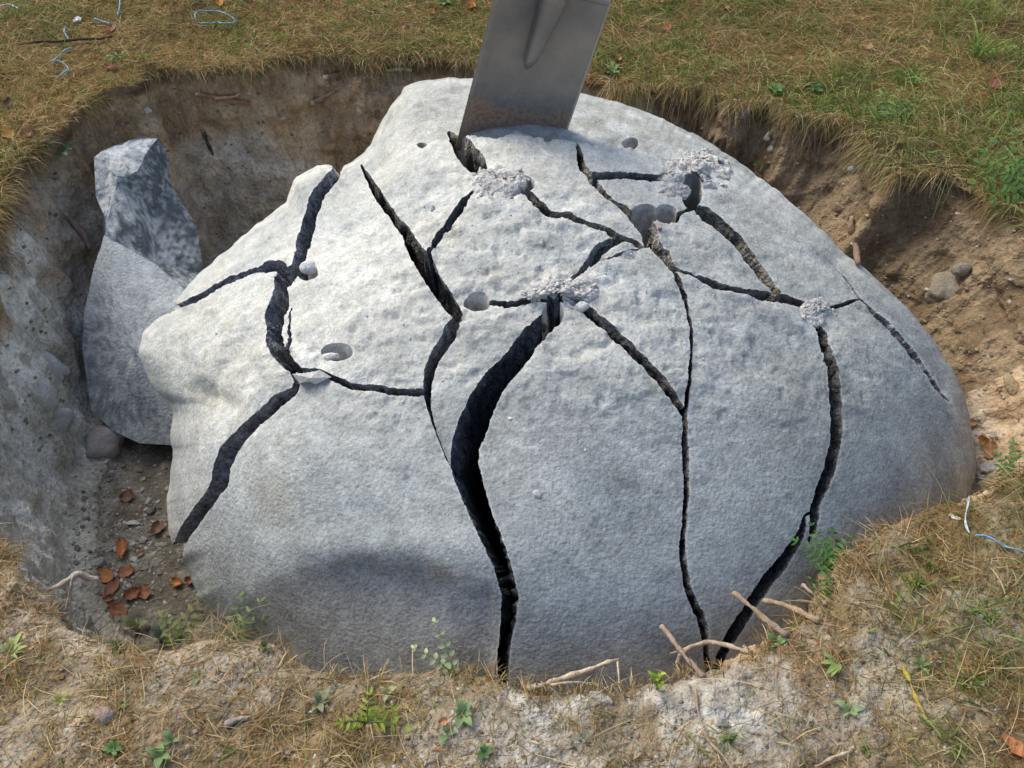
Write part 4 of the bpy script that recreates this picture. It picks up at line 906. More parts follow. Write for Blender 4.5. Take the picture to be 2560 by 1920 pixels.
# ------------------------------------------------------------------ blue twine
TW = (.20, .36, .52)
def twine(pts, label, r=1.5, cols=((.08, .28, .48), (.25, .42, .55)), lift=.010):
    W3 = []
    q = np.array(pts, float); n0 = len(q); s = np.linspace(0, n0-1, (n0-1)*6+1); i = np.clip(np.floor(s).astype(int), 0, n0-2); t = (s-i)[:, None]
    a0, a1, a2, a3 = q[np.maximum(i-1, 0)], q[i], q[i+1], q[np.minimum(i+2, n0-1)]; P_ = .5*(2*a1+(a2-a0)*t+(2*a0-5*a1+4*a2-a3)*t*t+(3*a1-a0-3*a2+a3)*t**3)
    for k_, (x, y) in enumerate(P_):
        p, n_ = hit(x, y, 'g'); W3.append(np.array(p)+np.array([0, 0, lift+.004*math.sin(k_*.33)]))
    W3 = np.array(W3); sc = px_size(W3[0]); off = np.stack([noise(W3, .02, 3), noise(W3, .02, 4), 0*W3[:, 0]], -1)*.0012
    p1 = tube(W3+off, r*sc*.8, 6, .0004, 2, 3); p2 = tube(W3-off+[0, 0, .0012], r*sc*.6, 6, .0004, 5, 3)
    V, T, Q, C = joinm([p1+(cols[0],), p2+(cols[1],)]); o3 = W3[0]
    return tag(link('twine', make_mesh('twine', V-o3, T, Q, M_ROPE, C), None, o3), label, 'twine')
twine([(425,52),(424,40),(436,28),(462,30),(485,38),(506,46),(508,54),(496,60),(480,57),(470,52),(458,60),(440,58),(425,52)], 'blue twine lying in a closed loop in the grass')
twine([(145,66),(142,78),(150,90)], 'short bit of blue twine above the long dark twig')
twine([(157,112),(142,120),(128,128),(112,138)], 'blue twine crossing the end of the long dark twig')
twine([(112,140),(130,142),(145,147),(150,158),(143,166),(126,176)], 'hooked blue and white twine nearest the pit at upper left')
twine([(260,4),(262,20),(256,38)], 'pale blue twine standing upright near the top edge')
twine([(206,48),(225,56),(250,60)], 'faint pale twine right of the white stone', 1.6)
twine([(0,22),(25,20),(42,24)], 'white twine end at the upper left corner', 2.0, ((.5, .55, .6), (.6, .62, .65)))
twine([(2090,1080),(2084,1105),(2082,1130),(2090,1158)], 'whitish blue twine standing over the edge of the right bank', 1.8, ((.40, .50, .56), (.5, .56, .6)))
twine([(2102,1165),(2130,1172),(2160,1182),(2190,1194),(2225,1212)], 'blue twine trailing right through the dry grass', 2.0)

# ------------------------------------------------------------------ dead leaves
def dead_leaf(x, y, L, label, col=(.30, .12, .05), an=None, aspect=.6, curl=1.0, lift=.004):
    p, n_ = hit(x, y, 'g'); s = px_size(p); r = np.random.default_rng(int(x*7+y*3)); m, q = 9, 7; V = []
    an = r.uniform(0, 6.28) if an is None else an; asp = r.uniform(.5, .95); curl = r.uniform(.4, 2.2)
    for i in range(m):
        t = i/(m-1); wd = math.sin(math.pi*min(1, t*.93+.05))**.6*asp/2*(1+.22*r.uniform(-1, 1))
        for j in range(q):
            u = j/(q-1)*2-1; V.append(((t-.5), u*wd, curl*(.10*u*u*1.2+.12*(t-.5)**2*2)*1.0+.02*r.uniform(-1, 1)))
    V = np.array(V)*L*s*1.0; i = np.arange(m*q).reshape(m, q); Q = np.stack([i[:-1, :-1], i[:-1, 1:], i[1:, 1:], i[1:, :-1]], -1).reshape(-1, 4)
    nn_ = mix(np.array(n_), [0, -.4, 1.], .5)+r.uniform(-.2, .2, 3); V = V@rot_to(nn_, an).T; c = np.asarray(col)*(1+.3*fbm(V, .006, 2, 5))[:, None]
    ctr = np.array(p)+np.array(n_)*lift
    parts = [(V, None, Q, np.clip(c, .01, 1))]
    return tag(link('dead_leaf', make_mesh('dead_leaf', V, None, Q, M_LEAF, np.clip(c, .01, 1)), None, ctr), label, 'leaf')
OR = (.42, .17, .06); RB = (.24, .09, .05); YO = (.52, .30, .08); BN = (.20, .11, .07)
for (x, y, L, c_, lb) in [
 (266,1190,48,OR,'largest orange brown leaf standing tilted on the pit floor'), (224,1246,42,OR,'folded orange leaf at the tip of the hanging root'), (273,1237,36,(.30,.13,.07),'dull brown leaf right of the folded orange one'),
 (242,1273,40,RB,'dark crumpled leaf below the folded orange one'), (383,1259,26,OR,'small orange leaf close to the boulder foot'), (284,1287,34,RB,'dark red leaf in the middle of the lower leaf group'),
 (312,1281,32,(.34,.15,.08),'narrow brown leaf joined to the dark red one'), (252,1322,46,(.38,.16,.08),'broad rusty leaf lowest on the pit floor'), (276,1078,30,BN,'dull brown leaf highest on the pit floor'),
 (340,1145,34,BN,'brown leaf half buried beside the boulder'), (232,1298,26,RB,'little dark red leaf above the broad rusty one'), (410,1256,20,RB,'tiny reddish leaf tucked against the boulder'), (305,1198,18,(.34,.18,.1),'tiny tan leaf right of the largest orange leaf'),
 (20,296,36,YO,'yellow and orange leaf at the left edge of the grass'), (60,290,32,(.38,.18,.09),'brown leaf right of the yellow one at the left edge'), (238,150,28,RB,'reddish leaf in the grass below the hooked twine'),
 (475,5,28,(.65,.25,.05),'bright orange leaf at the top edge left of the spade'), (20,228,32,(.14,.07,.05),'dark leaf in the grass near the left edge'), (242,64,28,(.3,.14,.08),'faded brown leaf among the twine bits'),
 (815,142,18,(.6,.22,.05),'small bright orange leaf on the far turf edge'), (1017,15,24,(.6,.2,.05),'orange red leaf just left of the spade top'), (1438,61,24,(.4,.12,.05),'dark red leaf in the grass right of the spade'),
 (1873,105,26,(.45,.25,.12),'pale tan leaf in the upper right grass'), (1930,139,24,(.42,.2,.1),'curled tan leaf left of the tall green grass'), (1332,128,22,(.5,.25,.08),'orange leaf at the right side of the spade'),
 (2130,956,34,(.50,.26,.07),'bright tan leaf at the right foot of the boulder'), (2143,976,40,(.34,.17,.08),'brown leaf under the bright tan leaf on the right'), (2098,914,20,(.38,.18,.08),'small brown leaf touching the boulder at right'),
 (2188,1620,62,(.52,.20,.08),'big orange leaf in the bottom right corner'), (930,30,20,(.45,.22,.08),'small tan leaf in the far grass left of the spade'), (870,60,20,(.3,.15,.08),'brown leaf above the far turf edge'),
 (1700,132,20,(.4,.2,.08),'tan leaf in the grass above the right wall'), (2150,185,40,(.22,.08,.05),'dark red leaf deep in the grass at the right edge'), (1565,18,20,(.4,.2,.1),'small leaf near the top edge over the right wall'), (960,1180+380,20,(.4,.2,.1),'little brown leaf beside the grey green rosette')]:
    dead_leaf(x, y, L, lb, c_)

# ------------------------------------------------------------------ leafy plants
def leaf_geo(base, tip, up, width, fold=.25, curve=.15, m=6, shape=.8, tooth=0.0):
    """leaf blade as a folded, curved sheet of 2 x m quads"""
    base = np.array(base, float); tip = np.array(tip, float); ax = tip-base; Ln = np.linalg.norm(ax); ax /= Ln; sd_ = unit(np.cross(ax, up)); nm = np.cross(sd_, ax); V = []
    for i in range(m+1):
        t = i/m; wd = width/2*max(.03, math.sin(math.pi*min(1, t**shape)))**.72; wd *= 1+(tooth if i % 2 else -tooth)
        c = base+ax*Ln*t+nm*(curve*Ln*math.sin(math.pi*t*.9))
        for u in (-1, 0, 1): V.append(c+sd_*wd*u+nm*abs(u)*fold*wd)
    i = np.arange((m+1)*3).reshape(m+1, 3); Q = np.stack([i[:-1, :-1], i[:-1, 1:], i[1:, 1:], i[1:, :-1]], -1).reshape(-1, 4)
    return np.array(V), None, Q
def frond_geo(pts, n_, leaf_len, leaf_w, col, r, droop=.25, stem=(.13, .16, .06)):
    """pinnate frond: rachis through 3-D points with leaflet pairs"""
    p = np.array(pts, float); s = np.linspace(0, len(p)-1, 24); c = np.stack([np.interp(s, np.arange(len(p)), p[:, k_]) for k_ in range(3)], -1)
    k5 = np.ones(5)/5; c2 = c.copy()
    for k_ in range(3): c2[2:-2, k_] = np.convolve(c[:, k_], k5, 'valid')
    c = c2; parts = [tube(c[::3], np.linspace(.0013, .0006, len(c[::3])), 5, 0, 0, 2)+(stem,)]
    t_ = unit(np.gradient(c, axis=0)); up = unit(np.array([0, -.55, .85])+r.uniform(-.2, .2, 3))
    for k_ in range(n_):
        f_ = .16+.84*k_/(n_-1); i = int(f_*23); b = c[i]; sd_ = unit(np.cross(t_[i], up)); sz = math.sin(math.pi*(.22+.62*f_))**.7
        for sg in (-1, 1):
            d = unit(sd_*sg+t_[i]*.55+up*r.uniform(-.05, .15)); e_ = b+d*leaf_len*sz-np.array([0, 0, droop*leaf_len*sz])
            cc = np.asarray(col)*r.uniform(.8, 1.2)
            parts.append(leaf_geo(b, e_, up, leaf_w*sz, .3, .05, 4)+(cc,))
    parts.append(leaf_geo(c[-1], c[-1]+t_[-1]*leaf_len*.8, up, leaf_w*.8, .3, .05, 4)+(np.asarray(col)*1.05,))
    return joinm(parts)
def fern_plant(x, y, fronds, label, col, size=1.0, n_=6, cat='plant', name='vetch_plant', lw=.36, which='g', ll=None, group=None):
    """fronds: list of (tip x, tip y, depth offset)"""
    b, _ = hit(x, y, which); b = np.array(b); s = px_size(b); r = np.random.default_rng(int(x+y))
    root = thing(name, b, label, cat, group)
    for fx, fy, dd in fronds:
        tip = img_pt(fx, fy, b, dd); L = np.linalg.norm(tip-b); mid_ = (b+tip)/2+np.array([0, 0, .12*L]); l_ = (ll*s if ll else L*.30)*size
        V, T, Q, C = frond_geo([b-np.array([0, 0, .004]), (b*.6+mid_*.4)+[0, 0, .03*L], mid_, tip], n_, l_, l_*lw, np.asarray(col)*r.uniform(.85, 1.15), r)
        link('frond', make_mesh('frond', V-b, T, Q, M_LEAF, np.clip(C, 0, 1)), root)
    return root
def rosette(x, y, n_, L, label, col, width=.42, elev=.5, name='weed', tooth=0.0, which='g', arc=(0, 6.283), shape=.8, cat='plant', group=None, stem=0, jit=.25):
    b, nn_ = hit(x, y, which); b = np.array(b); s = px_size(b); r = np.random.default_rng(int(x*3+y)); root = thing(name, b, label, cat, group)
    for k_ in range(n_):
        a_ = arc[0]+(arc[1]-arc[0])*(k_+r.uniform(-jit, jit))/n_; el = elev*r.uniform(.5, 1.4); Lk = L*.84*s*r.uniform(.6, 1.15)
        d = np.array([math.cos(a_)*math.cos(el), math.sin(a_)*math.cos(el), math.sin(el)]); b0 = np.array([0, 0, stem*L*s*k_/max(1, n_-1)])+d*Lk*.12
        V, T, Q = leaf_geo(b0, b0+d*Lk, [0, 0, 1], Lk*width, .25, .18, 8, shape, tooth)
        v2, t2, q2 = tube([np.array([0, 0, -.003]), b0*.6, b0], [.0011, .0009, .0008], 5, 0, 0, 2)
        V, T, Q, C = joinm([(V, T, Q, np.asarray(col)*r.uniform(.8, 1.2)), (v2, t2, q2, np.asarray(col)*.8)])
        C = C*(1+.12*noise(V, .004, 3))[:, None]
        link('leaf', make_mesh('leaf', V, T, Q, M_LEAF, np.clip(C, 0, 1)), root)
    return root
GR = (.12, .17, .055); DG = (.09, .14, .05); YG = (.26, .31, .07); PG = (.30, .34, .17); SG = (.20, .23, .13); BG = (.30, .40, .05)
fern_plant(385, 1392, [(430,1300,.03), (352,1335,.02)], 'pale drooping compound leaf over the pit at the lower left', (.22,.27,.10), 1.0, 6, ll=30)
fern_plant(500, 1382, [(562,1300,.05), (520,1290,.06), (566,1340,.03)], 'dark green compound leaves rising in front of the boulder at left', GR, 1.0, 5, ll=27)
rosette(293, 1362, 5, 48, 'pale folded leaf clump hanging into the pit at lower left', PG, .5, .9)
rosette(346, 1382, 4, 48, 'grey green drooping leaves beside the pale compound leaf', (.22,.27,.19), .42, .8)
rosette(262, 1400, 4, 34, 'small dull green leaves on the lip under the pale clump', DG, .4, .6)
rosette(574, 1400, 3, 20, 'single round green leaf on the bank against the boulder', GR, .8, .7)
rosette(430, 1460, 4, 30, 'four leaved grey green weed on the near left bank', SG, .5, .3, stem=0)
rosette(25, 1413, 8, 52, 'yellow green wilted plant at the left edge of the near bank', (.30,.36,.12), .25, .4, arc=(-.6, 3.2))
rosette(129, 1515, 7, 34, 'narrow leaved yellow green weed low on the left bank', YG, .22, .4)
rosette(266, 1523, 6, 20, 'tiny round leaved green weed right of the reddish stone', GR, .6, .3)
rosette(246, 1618, 6, 22, 'small bright green clover near the lower left corner', (.10,.20,.05), .7, .3)
rosette(348, 1632, 4, 46, 'large oval green leaves at the bottom edge on the left', (.16,.27,.09), .55, .25)
rosette(372, 1600, 3, 30, 'oval green leaves above the largest pair at the bottom left', (.15,.26,.09), .6, .4)
rosette(691, 1520, 6, 38, 'sage green rosette on the near bank left of centre', SG, .45, .45)
rosette(727, 1488, 3, 30, 'dull grey leaves just above the sage green rosette', (.2,.22,.15), .4, .4)
rosette(660, 1565, 3, 22, 'dark narrow leaves left below the sage rosette', DG, .4, .5)
fern_plant(790, 1560, [(740,1560,-.02), (800,1500,.02), (845,1530,.0), (875,1570,-.02), (850,1548,-.01)], 'bright yellow green vetch spreading on the orange moss', (.30,.38,.05), 1.0, 5, ll=24)
rosette(835, 1500, 3, 34, 'pale veined oval leaves above the yellow green vetch', (.34,.36,.16), .5, .6)
fern_plant(985, 1462, [(898,1400,.03), (940,1345,.04)], 'wilted pale green frond leaning in front of the boulder centre', (.42,.50,.26), .9, 6, ll=20, lw=.6)
rosette(1000, 1546, 7, 40, 'blue green rosette with oval leaves below the centre crack', (.16,.23,.10), .48, .5)
rosette(968, 1588, 3, 30, 'oval leaves hanging below the blue green rosette', (.14,.24,.10), .55, .3)
rosette(1047, 1628, 6, 24, 'small dark clover like weed at the bottom centre', (.08,.16,.05), .7, .25)
rosette(1074, 1460, 8, 24, 'greyish green tuft on the bank where the main crack ends', (.22,.28,.20), .5, .7)
rosette(1418, 1490, 10, 44, 'bright lime green sprig standing before the boulder foot', BG, .35, 1.0, stem=.9)
fern_plant(1800, 1235, [(1722,1170,.02), (1752,1135,.04), (1800,1150,.05), (1836,1160,.05), (1820,1200,.03)], 'dark green vetch spreading over the lower right crack', (.07,.19,.035), 1.0, 7, ll=24)
fern_plant(1800, 1285, [(1740,1268,.03), (1770,1225,.03), (1790,1235,.04), (1752,1250,.05)], 'small green plant between the bank and the boulder at right', (.08,.18,.04), 1.0, 5, ll=18)
rosette(1845, 1180, 6, 26, 'little green weed on the bank rim right of the dark vetch', (.10,.18,.05), .35, .7)
rosette(1676, 1390, 3, 34, 'lone broad green leaf on the pale bank beside the sticks', (.16,.27,.09), .7, .4)
rosette(1810, 1440, 9, 46, 'wilted yellow green plant lying on the pale bank', (.25,.33,.09), .3, .15, arc=(2.2, 4.6), stem=.4)
rosette(1832, 1535, 5, 32, 'pale green leaves below the wilted plant', (.22,.32,.14), .5, .3)
rosette(1873, 1622, 4, 20, 'small round leaved weed near the bottom right', GR, .7, .3)
rosette(1990, 1440, 5, 30, 'dull green and tan leaves at the head of the yellow stem', (.16,.22,.08), .4, .5)
rosette(130, 335, 9, 52, 'star shaped toothed weed on the left turf edge', (.15,.26,.12), .32, .3, tooth=.18)
rosette(230, 232, 4, 20, 'small three leaved clover above the far left wall', (.11,.2,.06), .7, .4)
rosette(255, 125, 6, 30, 'flat grey green weed near the long dark twig', (.15,.2,.09), .25, .2)
rosette(1322, 160, 8, 34, 'toothed green weed in the turf edge right of the spade', (.13,.24,.08), .35, .4, tooth=.15)
rosette(1390, 207, 7, 24, 'bright green feathery weed hanging on the right wall top', (.14,.28,.07), .35, .8)
rosette(1676, 197, 6, 22, 'green clover at the turf edge above the pebbles', (.09,.2,.06), .6, .4)
rosette(1762, 199, 6, 26, 'dark green leafy weed left of the drooping tuft', (.08,.17,.06), .5, .5)
rosette(1608, 262, 5, 22, 'small grass sprout growing out of the right soil wall', (.14,.24,.06), .14, .9)
rosette(1640, 372, 2, 34, 'single narrow green blade on the soil wall behind the boulder', (.11,.24,.05), .2, 1.2)
rosette(962, 8, 8, 26, 'bright green clover patch at the top left of the spade', (.11,.2,.05), .6, .4)
fern_plant(1925, 262, [(1870,235,0), (1905,205,.02), (1945,198,.02), (1975,215,.02), (1890,262,-.01), (1965,240,0)], 'grey green vetch growing on top of the drooping tuft', (.16,.24,.06), 1.0, 5, ll=22)
fern_plant(2225, 420, [(2120,352,-.02), (2150,310,0), (2190,290,.02), (2110,395,-.02), (2150,430,-.03), (2190,330,.0), (2130,330,.0), (2200,390,-.02)], 'large feathery green plant at the right edge of the pit', (.13,.23,.05), 1.0, 9, ll=26)
fern_plant(2195, 1030, [(2160,985,.02), (2190,960,.03), (2225,975,.03), (2165,1010,.0), (2215,1000,.02)], 'leafy green plant at the right edge over the rubble', (.10,.22,.06), 1.0, 6, ll=24)

# ------------------------------------------------------------------ grass blades
def blades(pos, dr, L, Wd, col, droop, segs=3, tipcol=None, kink=0.0):
    n_ = len(pos); t = np.linspace(0, 1, segs+1); dr = unit(dr)
    side = unit(np.cross(dr, unit(rng.normal(size=(n_, 3)))+np.array([0, -.4, .8])))
    L = np.asarray(L)[:, None]; V = np.zeros((n_, 2*segs+1, 3)); C = np.zeros((n_, 2*segs+1, 3)); bend = unit(rng.normal(size=(n_, 3)))*kink
    for k_ in range(segs+1):
        c = pos+dr*L*t[k_]+bend*L*t[k_]**2-np.array([0, 0, 1.])*(np.asarray(droop)[:, None] if np.ndim(droop) else droop)*L*t[k_]**2
        w_ = (np.asarray(Wd)[:, None] if np.ndim(Wd) else Wd)*(1-.75*t[k_]**2)*.5
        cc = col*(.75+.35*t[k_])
        if k_ < segs: V[:, 2*k_] = c-side*w_; V[:, 2*k_+1] = c+side*w_; C[:, 2*k_] = cc; C[:, 2*k_+1] = cc
        else: V[:, 2*k_] = c; C[:, 2*k_] = cc
    b = np.arange(n_)[:, None]*(2*segs+1); Q = [np.c_[b+2*k_, b+2*k_+1, b+2*k_+3, b+2*k_+2] for k_ in range(segs-1)]; T = np.c_[b+2*segs-2, b+2*segs-1, b+2*segs]
    return V.reshape(-1, 3), T, (np.concatenate(Q) if Q else None), np.clip(C.reshape(-1, 3), 0, 1)
def pick(n_, table):
    w_ = np.array([t_[0] for t_ in table], float); w_ /= w_.sum(); c = np.array([t_[1] for t_ in table]); i = rng.choice(len(table), n_, p=w_); return c[i]*rng.uniform(.75, 1.25, (n_, 1))
def scatter(n_, x0, x1, y0, y1, dens):
    """random points outside the pit, thinned by dens(x,y,F,d)"""
    x = rng.uniform(x0, x1, n_); y = rng.uniform(y0, y1, n_); z, c, d = ground_out(x, y); P = np.c_[x, y, z]; ok = d > .002
    F_, D_ = to_plan(P); ok &= (D_ > .3) & (F_[:, 0] > -350) & (F_[:, 0] < 2560) & (F_[:, 1] > -200) & (F_[:, 1] < 1900)
    P, F_, d = P[ok], F_[ok], d[ok]; k_ = rng.random(len(P)) < dens(P, F_, d); return P[k_], F_[k_], d[k_]
def rdir(n_, e0, e1):
    a_ = rng.uniform(0, 2*math.pi, n_); e_ = rng.uniform(e0, e1, n_); return np.c_[np.cos(a_)*np.cos(e_), np.sin(a_)*np.cos(e_), np.sin(e_)]
STRAW = [(4, (.42, .31, .14)), (2.4, (.28, .18, .07)), (2, (.37, .20, .06)), (3.2, (.58, .47, .26)), (1.2, (.20, .20, .06)), (.8, (.15, .095, .05))]
def near_w(P): return sstep(1.12, 1.02, P[:, 1])
def dens_thatch(P, F_, d):
    nr = near_w(P); cl = sstep(-.15, .45, fbm(P, .11, 3, 701)); rt = sstep(1800, 2100, F_[:, 0]+F_[:, 1]*.0); lf = sstep(900, 300, F_[:, 0])
    return np.where(nr > .5, np.clip(.48+.55*cl+.85*rt*(.35+.65*cl)+.25*lf*cl, 0, 1), 1.0)
def dens_bare(F_):   # pale clay patch stays bare
    return 1-.85*np.exp(-((F_[:, 0]-1480)/330)**2-((F_[:, 1]-1530)/110)**2)
def make_stuff(name, parts, label, cat):
    V, T, Q, C = joinm(parts); o_ = link(name, make_mesh(name, V, T, Q, M_GRASS, C)); return tag(o_, label, cat, kind='stuff')
P, F_, d = scatter(520000, -1.9, 1.9, .35, 3.5, lambda P, F_, d: dens_thatch(P, F_, d)*np.where(near_w(P) > .5, dens_bare(F_), 1)*.62)
n_ = len(P); print('thatch', n_)
cl = fbm(P, .14, 3, 711); col = pick(n_, STRAW); moss_ = sstep(.0, .5, cl)[:, None]; col = mix(col, col*np.array([.75, .88, .55]), moss_*.5)
dkp = sstep(.1, .5, fbm(P, .07, 3, 715))[:, None]; col = mix(col, col*[.55, .5, .45], .7*dkp)
grn = (rng.random(n_) < .20*sstep(-.1, .4, fbm(P, .22, 3, 721))*(near_w(P) < .5)+.06)[:, None]; col = np.where(grn, pick(n_, [(2, (.17, .20, .05)), (1, (.11, .18, .04)), (1, (.25, .26, .09))]), col*np.array([1.22, 1.12, 1.05]))
nrp = near_w(P)
Lb = (.012+.045*rng.power(.6, n_))*np.where(nrp > .5, 1.0, 1.05)
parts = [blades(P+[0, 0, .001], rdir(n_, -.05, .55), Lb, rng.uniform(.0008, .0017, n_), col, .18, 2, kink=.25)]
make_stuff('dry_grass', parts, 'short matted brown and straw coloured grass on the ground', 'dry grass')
# moss fuzz
P, F_, d = scatter(520000, -1.9, 1.9, .35, 3.5, lambda P, F_, d: np.where(near_w(P) > .5, np.clip(sstep(-.12, .25, fbm(P, .09, 3, 131))*.95+.08, 0, 1)*dens_bare(F_), .5+.4*sstep(-.3, .3, fbm(P, .1, 2, 731))))
n_ = len(P); print('moss', n_); c1 = pick(n_, [(3, (.30, .17, .04)), (2, (.20, .12, .04)), (2, (.17, .15, .035)), (1, (.38, .23, .06)), (1, (.11, .12, .03))])
gm_ = sstep(.0, .5, fbm(P, .25, 3, 741))[:, None]; c1 = mix(c1, c1*np.array([.7, .95, .7]), gm_*.5)
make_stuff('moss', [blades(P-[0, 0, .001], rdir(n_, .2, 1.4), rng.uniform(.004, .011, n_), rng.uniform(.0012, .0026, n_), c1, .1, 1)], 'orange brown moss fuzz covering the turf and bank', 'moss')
# green grass
def dens_green(P, F_, d):
    cl = sstep(.05, .5, fbm(P, .13, 3, 751)); far_r = sstep(1150, 1500, F_[:, 0]); top = sstep(260, 60, F_[:, 1])
    strip = np.exp(-((d-.10)/.10)**2)*sstep(1150, 1350, F_[:, 0]); far = np.clip(.12+.9*cl*(.45+.75*far_r)+.65*strip*sstep(-.3, .2, fbm(P, .06, 2, 752)), 0, 1)
    nearr = sstep(1850, 2100, F_[:, 0])*cl*.6+.02
    return np.where(near_w(P) > .5, nearr, far)
P, F_, d = scatter(110000, -1.9, 1.9, .35, 3.5, dens_green); n_ = len(P); print('green', n_)
GT = [(3, (.16, .25, .05)), (2, (.24, .31, .07)), (1, (.10, .17, .04)), (1, (.33, .34, .12))]
big = sstep(1500, 2100, F_[:, 0])*(near_w(P) < .5)
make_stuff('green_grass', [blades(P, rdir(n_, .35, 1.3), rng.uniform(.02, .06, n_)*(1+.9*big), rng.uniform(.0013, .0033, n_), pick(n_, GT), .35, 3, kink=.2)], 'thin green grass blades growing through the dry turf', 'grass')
# long straws
P, F_, d = scatter(24000, -1.9, 1.9, .35, 3.5, lambda P, F_, d: np.where(near_w(P) > .5, (.6*dens_bare(F_)), .25+.6*sstep(1300, 1900, F_[:, 0]))); n_ = len(P)
make_stuff('straw', [blades(P, rdir(n_, .02, .8), rng.uniform(.04, .13, n_), rng.uniform(.0007, .0014, n_), pick(n_, [(3, (.58, .47, .27)), (2, (.44, .33, .16)), (1, (.28, .18, .09)), (1, (.33, .33, .13))]), .35, 5, kink=.35)], 'long loose straws lying over the turf and banks', 'straw')
# grass and roots hanging over the lip
def rim_pts(n_, a0, a1, dlo, dhi):
    th = np.radians(rng.uniform(a0, a1, n_)); i = ((th+math.pi)/(2*math.pi)*NA).astype(int) % NA; r = RIM[i]+rng.uniform(dlo, dhi, n_)
    return np.c_[PC[0]+np.cos(th)*r, PC[1]+np.sin(th)*r], th
def lip(n_, a0, a1, L0, L1, table, dz, down, name=None, w0=.0008, w1=.0018, dlo=-.004, dhi=.018):
    xy, th = rim_pts(n_, a0, a1, dlo, dhi); cl = noise(np.c_[np.cos(th), np.sin(th), 0*th], .05, 761) > -.25; xy, th = xy[cl], th[cl]; n_ = len(xy)
    P = np.c_[xy, rng.uniform(-dz, .004, n_)]; inw = np.c_[-np.cos(th), -np.sin(th), np.zeros(n_)]; d_ = inw*rng.uniform(.3, 1, (n_, 1))+rng.normal(size=(n_, 3))*.45+np.array([0, 0, 1])*rng.uniform(-.5, .5, (n_, 1))
    return blades(P, d_, rng.uniform(L0, L1, n_), rng.uniform(w0, w1, n_), pick(n_, table), down, 4, kink=.2)
RT = [(2, (.16, .10, .06)), (1, (.30, .21, .12)), (1, (.09, .06, .04))]
make_stuff('hanging_grass', [lip(9000, -15, 200, .015, .05, STRAW+[(2, (.13, .18, .05))], .02, .5), lip(2600, -165, -18, .012, .035, STRAW, .004, .35), lip(1500, 15, 80, .03, .08, STRAW+[(3, (.18, .24, .07))], .01, .8), lip(700, 150, 215, .03, .07, STRAW, .01, .7)], 'grass fringe hanging over the lip of the pit', 'grass')
make_stuff('fine_roots', [lip(2200, 15, 195, .03, .09, RT, .10, 1.1, w0=.0005, w1=.0011, dlo=.004, dhi=.016), lip(350, 30, 70, .06, .15, [(1, (.36, .27, .18)), (1, (.2, .13, .09))], .06, 1.3, w0=.0007, w1=.0013)], 'fine brown roots hanging from the turf down the soil wall', 'roots')
# separate tufts
def tuft(name, x, y, n_, L, table, label, down=.5, e0=.3, e1=1.4, bias=(0, 0, 0), w=.0022, spread=.012, cat='grass tuft', segs=5, which='g'):
    b, _ = hit(x, y, which); b = np.array(b); P = rng.normal(size=(n_, 3))*spread*np.array([1, 1, .25]); dr = rdir(n_, e0, e1)+np.array(bias)
    v, t, q, c = blades(P, dr, rng.uniform(.4, 1, n_)*L, rng.uniform(.5, 1, n_)*w, pick(n_, table), down, segs, kink=.15)
    return tag(link(name, make_mesh(name, v, t, q, M_GRASS, c), None, b), label, cat)
YT = [(2, (.36, .33, .12)), (2, (.22, .28, .08)), (2, (.34, .26, .13)), (1, (.20, .13, .08))]
tuft('grass_tuft', 1930, 310, 420, .15, YT, 'big shaggy tuft drooping over the right pit wall', 1.0, .0, 1.0, (-.25, -.6, .1), .0024, .030)
tuft('grass_tuft', 2010, 345, 260, .12, [(2, (.30, .24, .14)), (2, (.2, .15, .1)), (1, (.3, .3, .1))], 'brown matted tuft right of the big drooping one', .9, .0, .9, (0, -.6, .1), .0018, .030)
tuft('root_tuft', 1745, 262, 120, .085, [(2, (.30, .22, .14)), (1, (.18, .12, .08))], 'bundle of dry hanging roots on the right wall', 1.1, -.3, .5, (-.1, -.5, -.2), .0013, .014, cat='roots')
tuft('grass_tuft', 2110, 120, 46, .20, [(1, (.16, .30, .05)), (1, (.24, .36, .08))], 'tall bright green grass clump at the upper right', .45, .7, 1.4, (.25, -.1, 0), .0042, .014)
tuft('grass_tuft', 1960, 178, 60, .13, [(1, (.14, .27, .05)), (1, (.22, .33, .08))], 'green grass clump above the grey green vetch', .5, .5, 1.3, (-.1, -.1, 0), .0036, .016)
tuft('grass_tuft', 1790, 236, 40, .09, [(1, (.18, .30, .06)), (1, (.26, .34, .1))], 'green grass hanging left of the big drooping tuft', .8, .3, 1.2, (-.2, -.4, 0), .003, .012)
tuft('grass_tuft', 2165, 60, 160, .16, STRAW, 'tall dry brown grass clump in the upper right corner', .4, .4, 1.4, (0, 0, 0), .0016, .035)
tuft('grass_tuft', 2080, 235, 180, .13, STRAW, 'dry straw clump between the green clump and the right edge', .5, .2, 1.3, (-.1, -.1, 0), .0015, .035)
tuft('grass_tuft', 1700, 60, 160, .12, STRAW, 'dry straw clump in the far grass right of the spade', .5, .3, 1.3, (0, 0, 0), .0014, .04)
tuft('grass_tuft', 1450, 100, 70, .07, GT, 'low green tuft in the far grass right of the spade', .5, .3, 1.3, (0, 0, 0), .0022, .025)
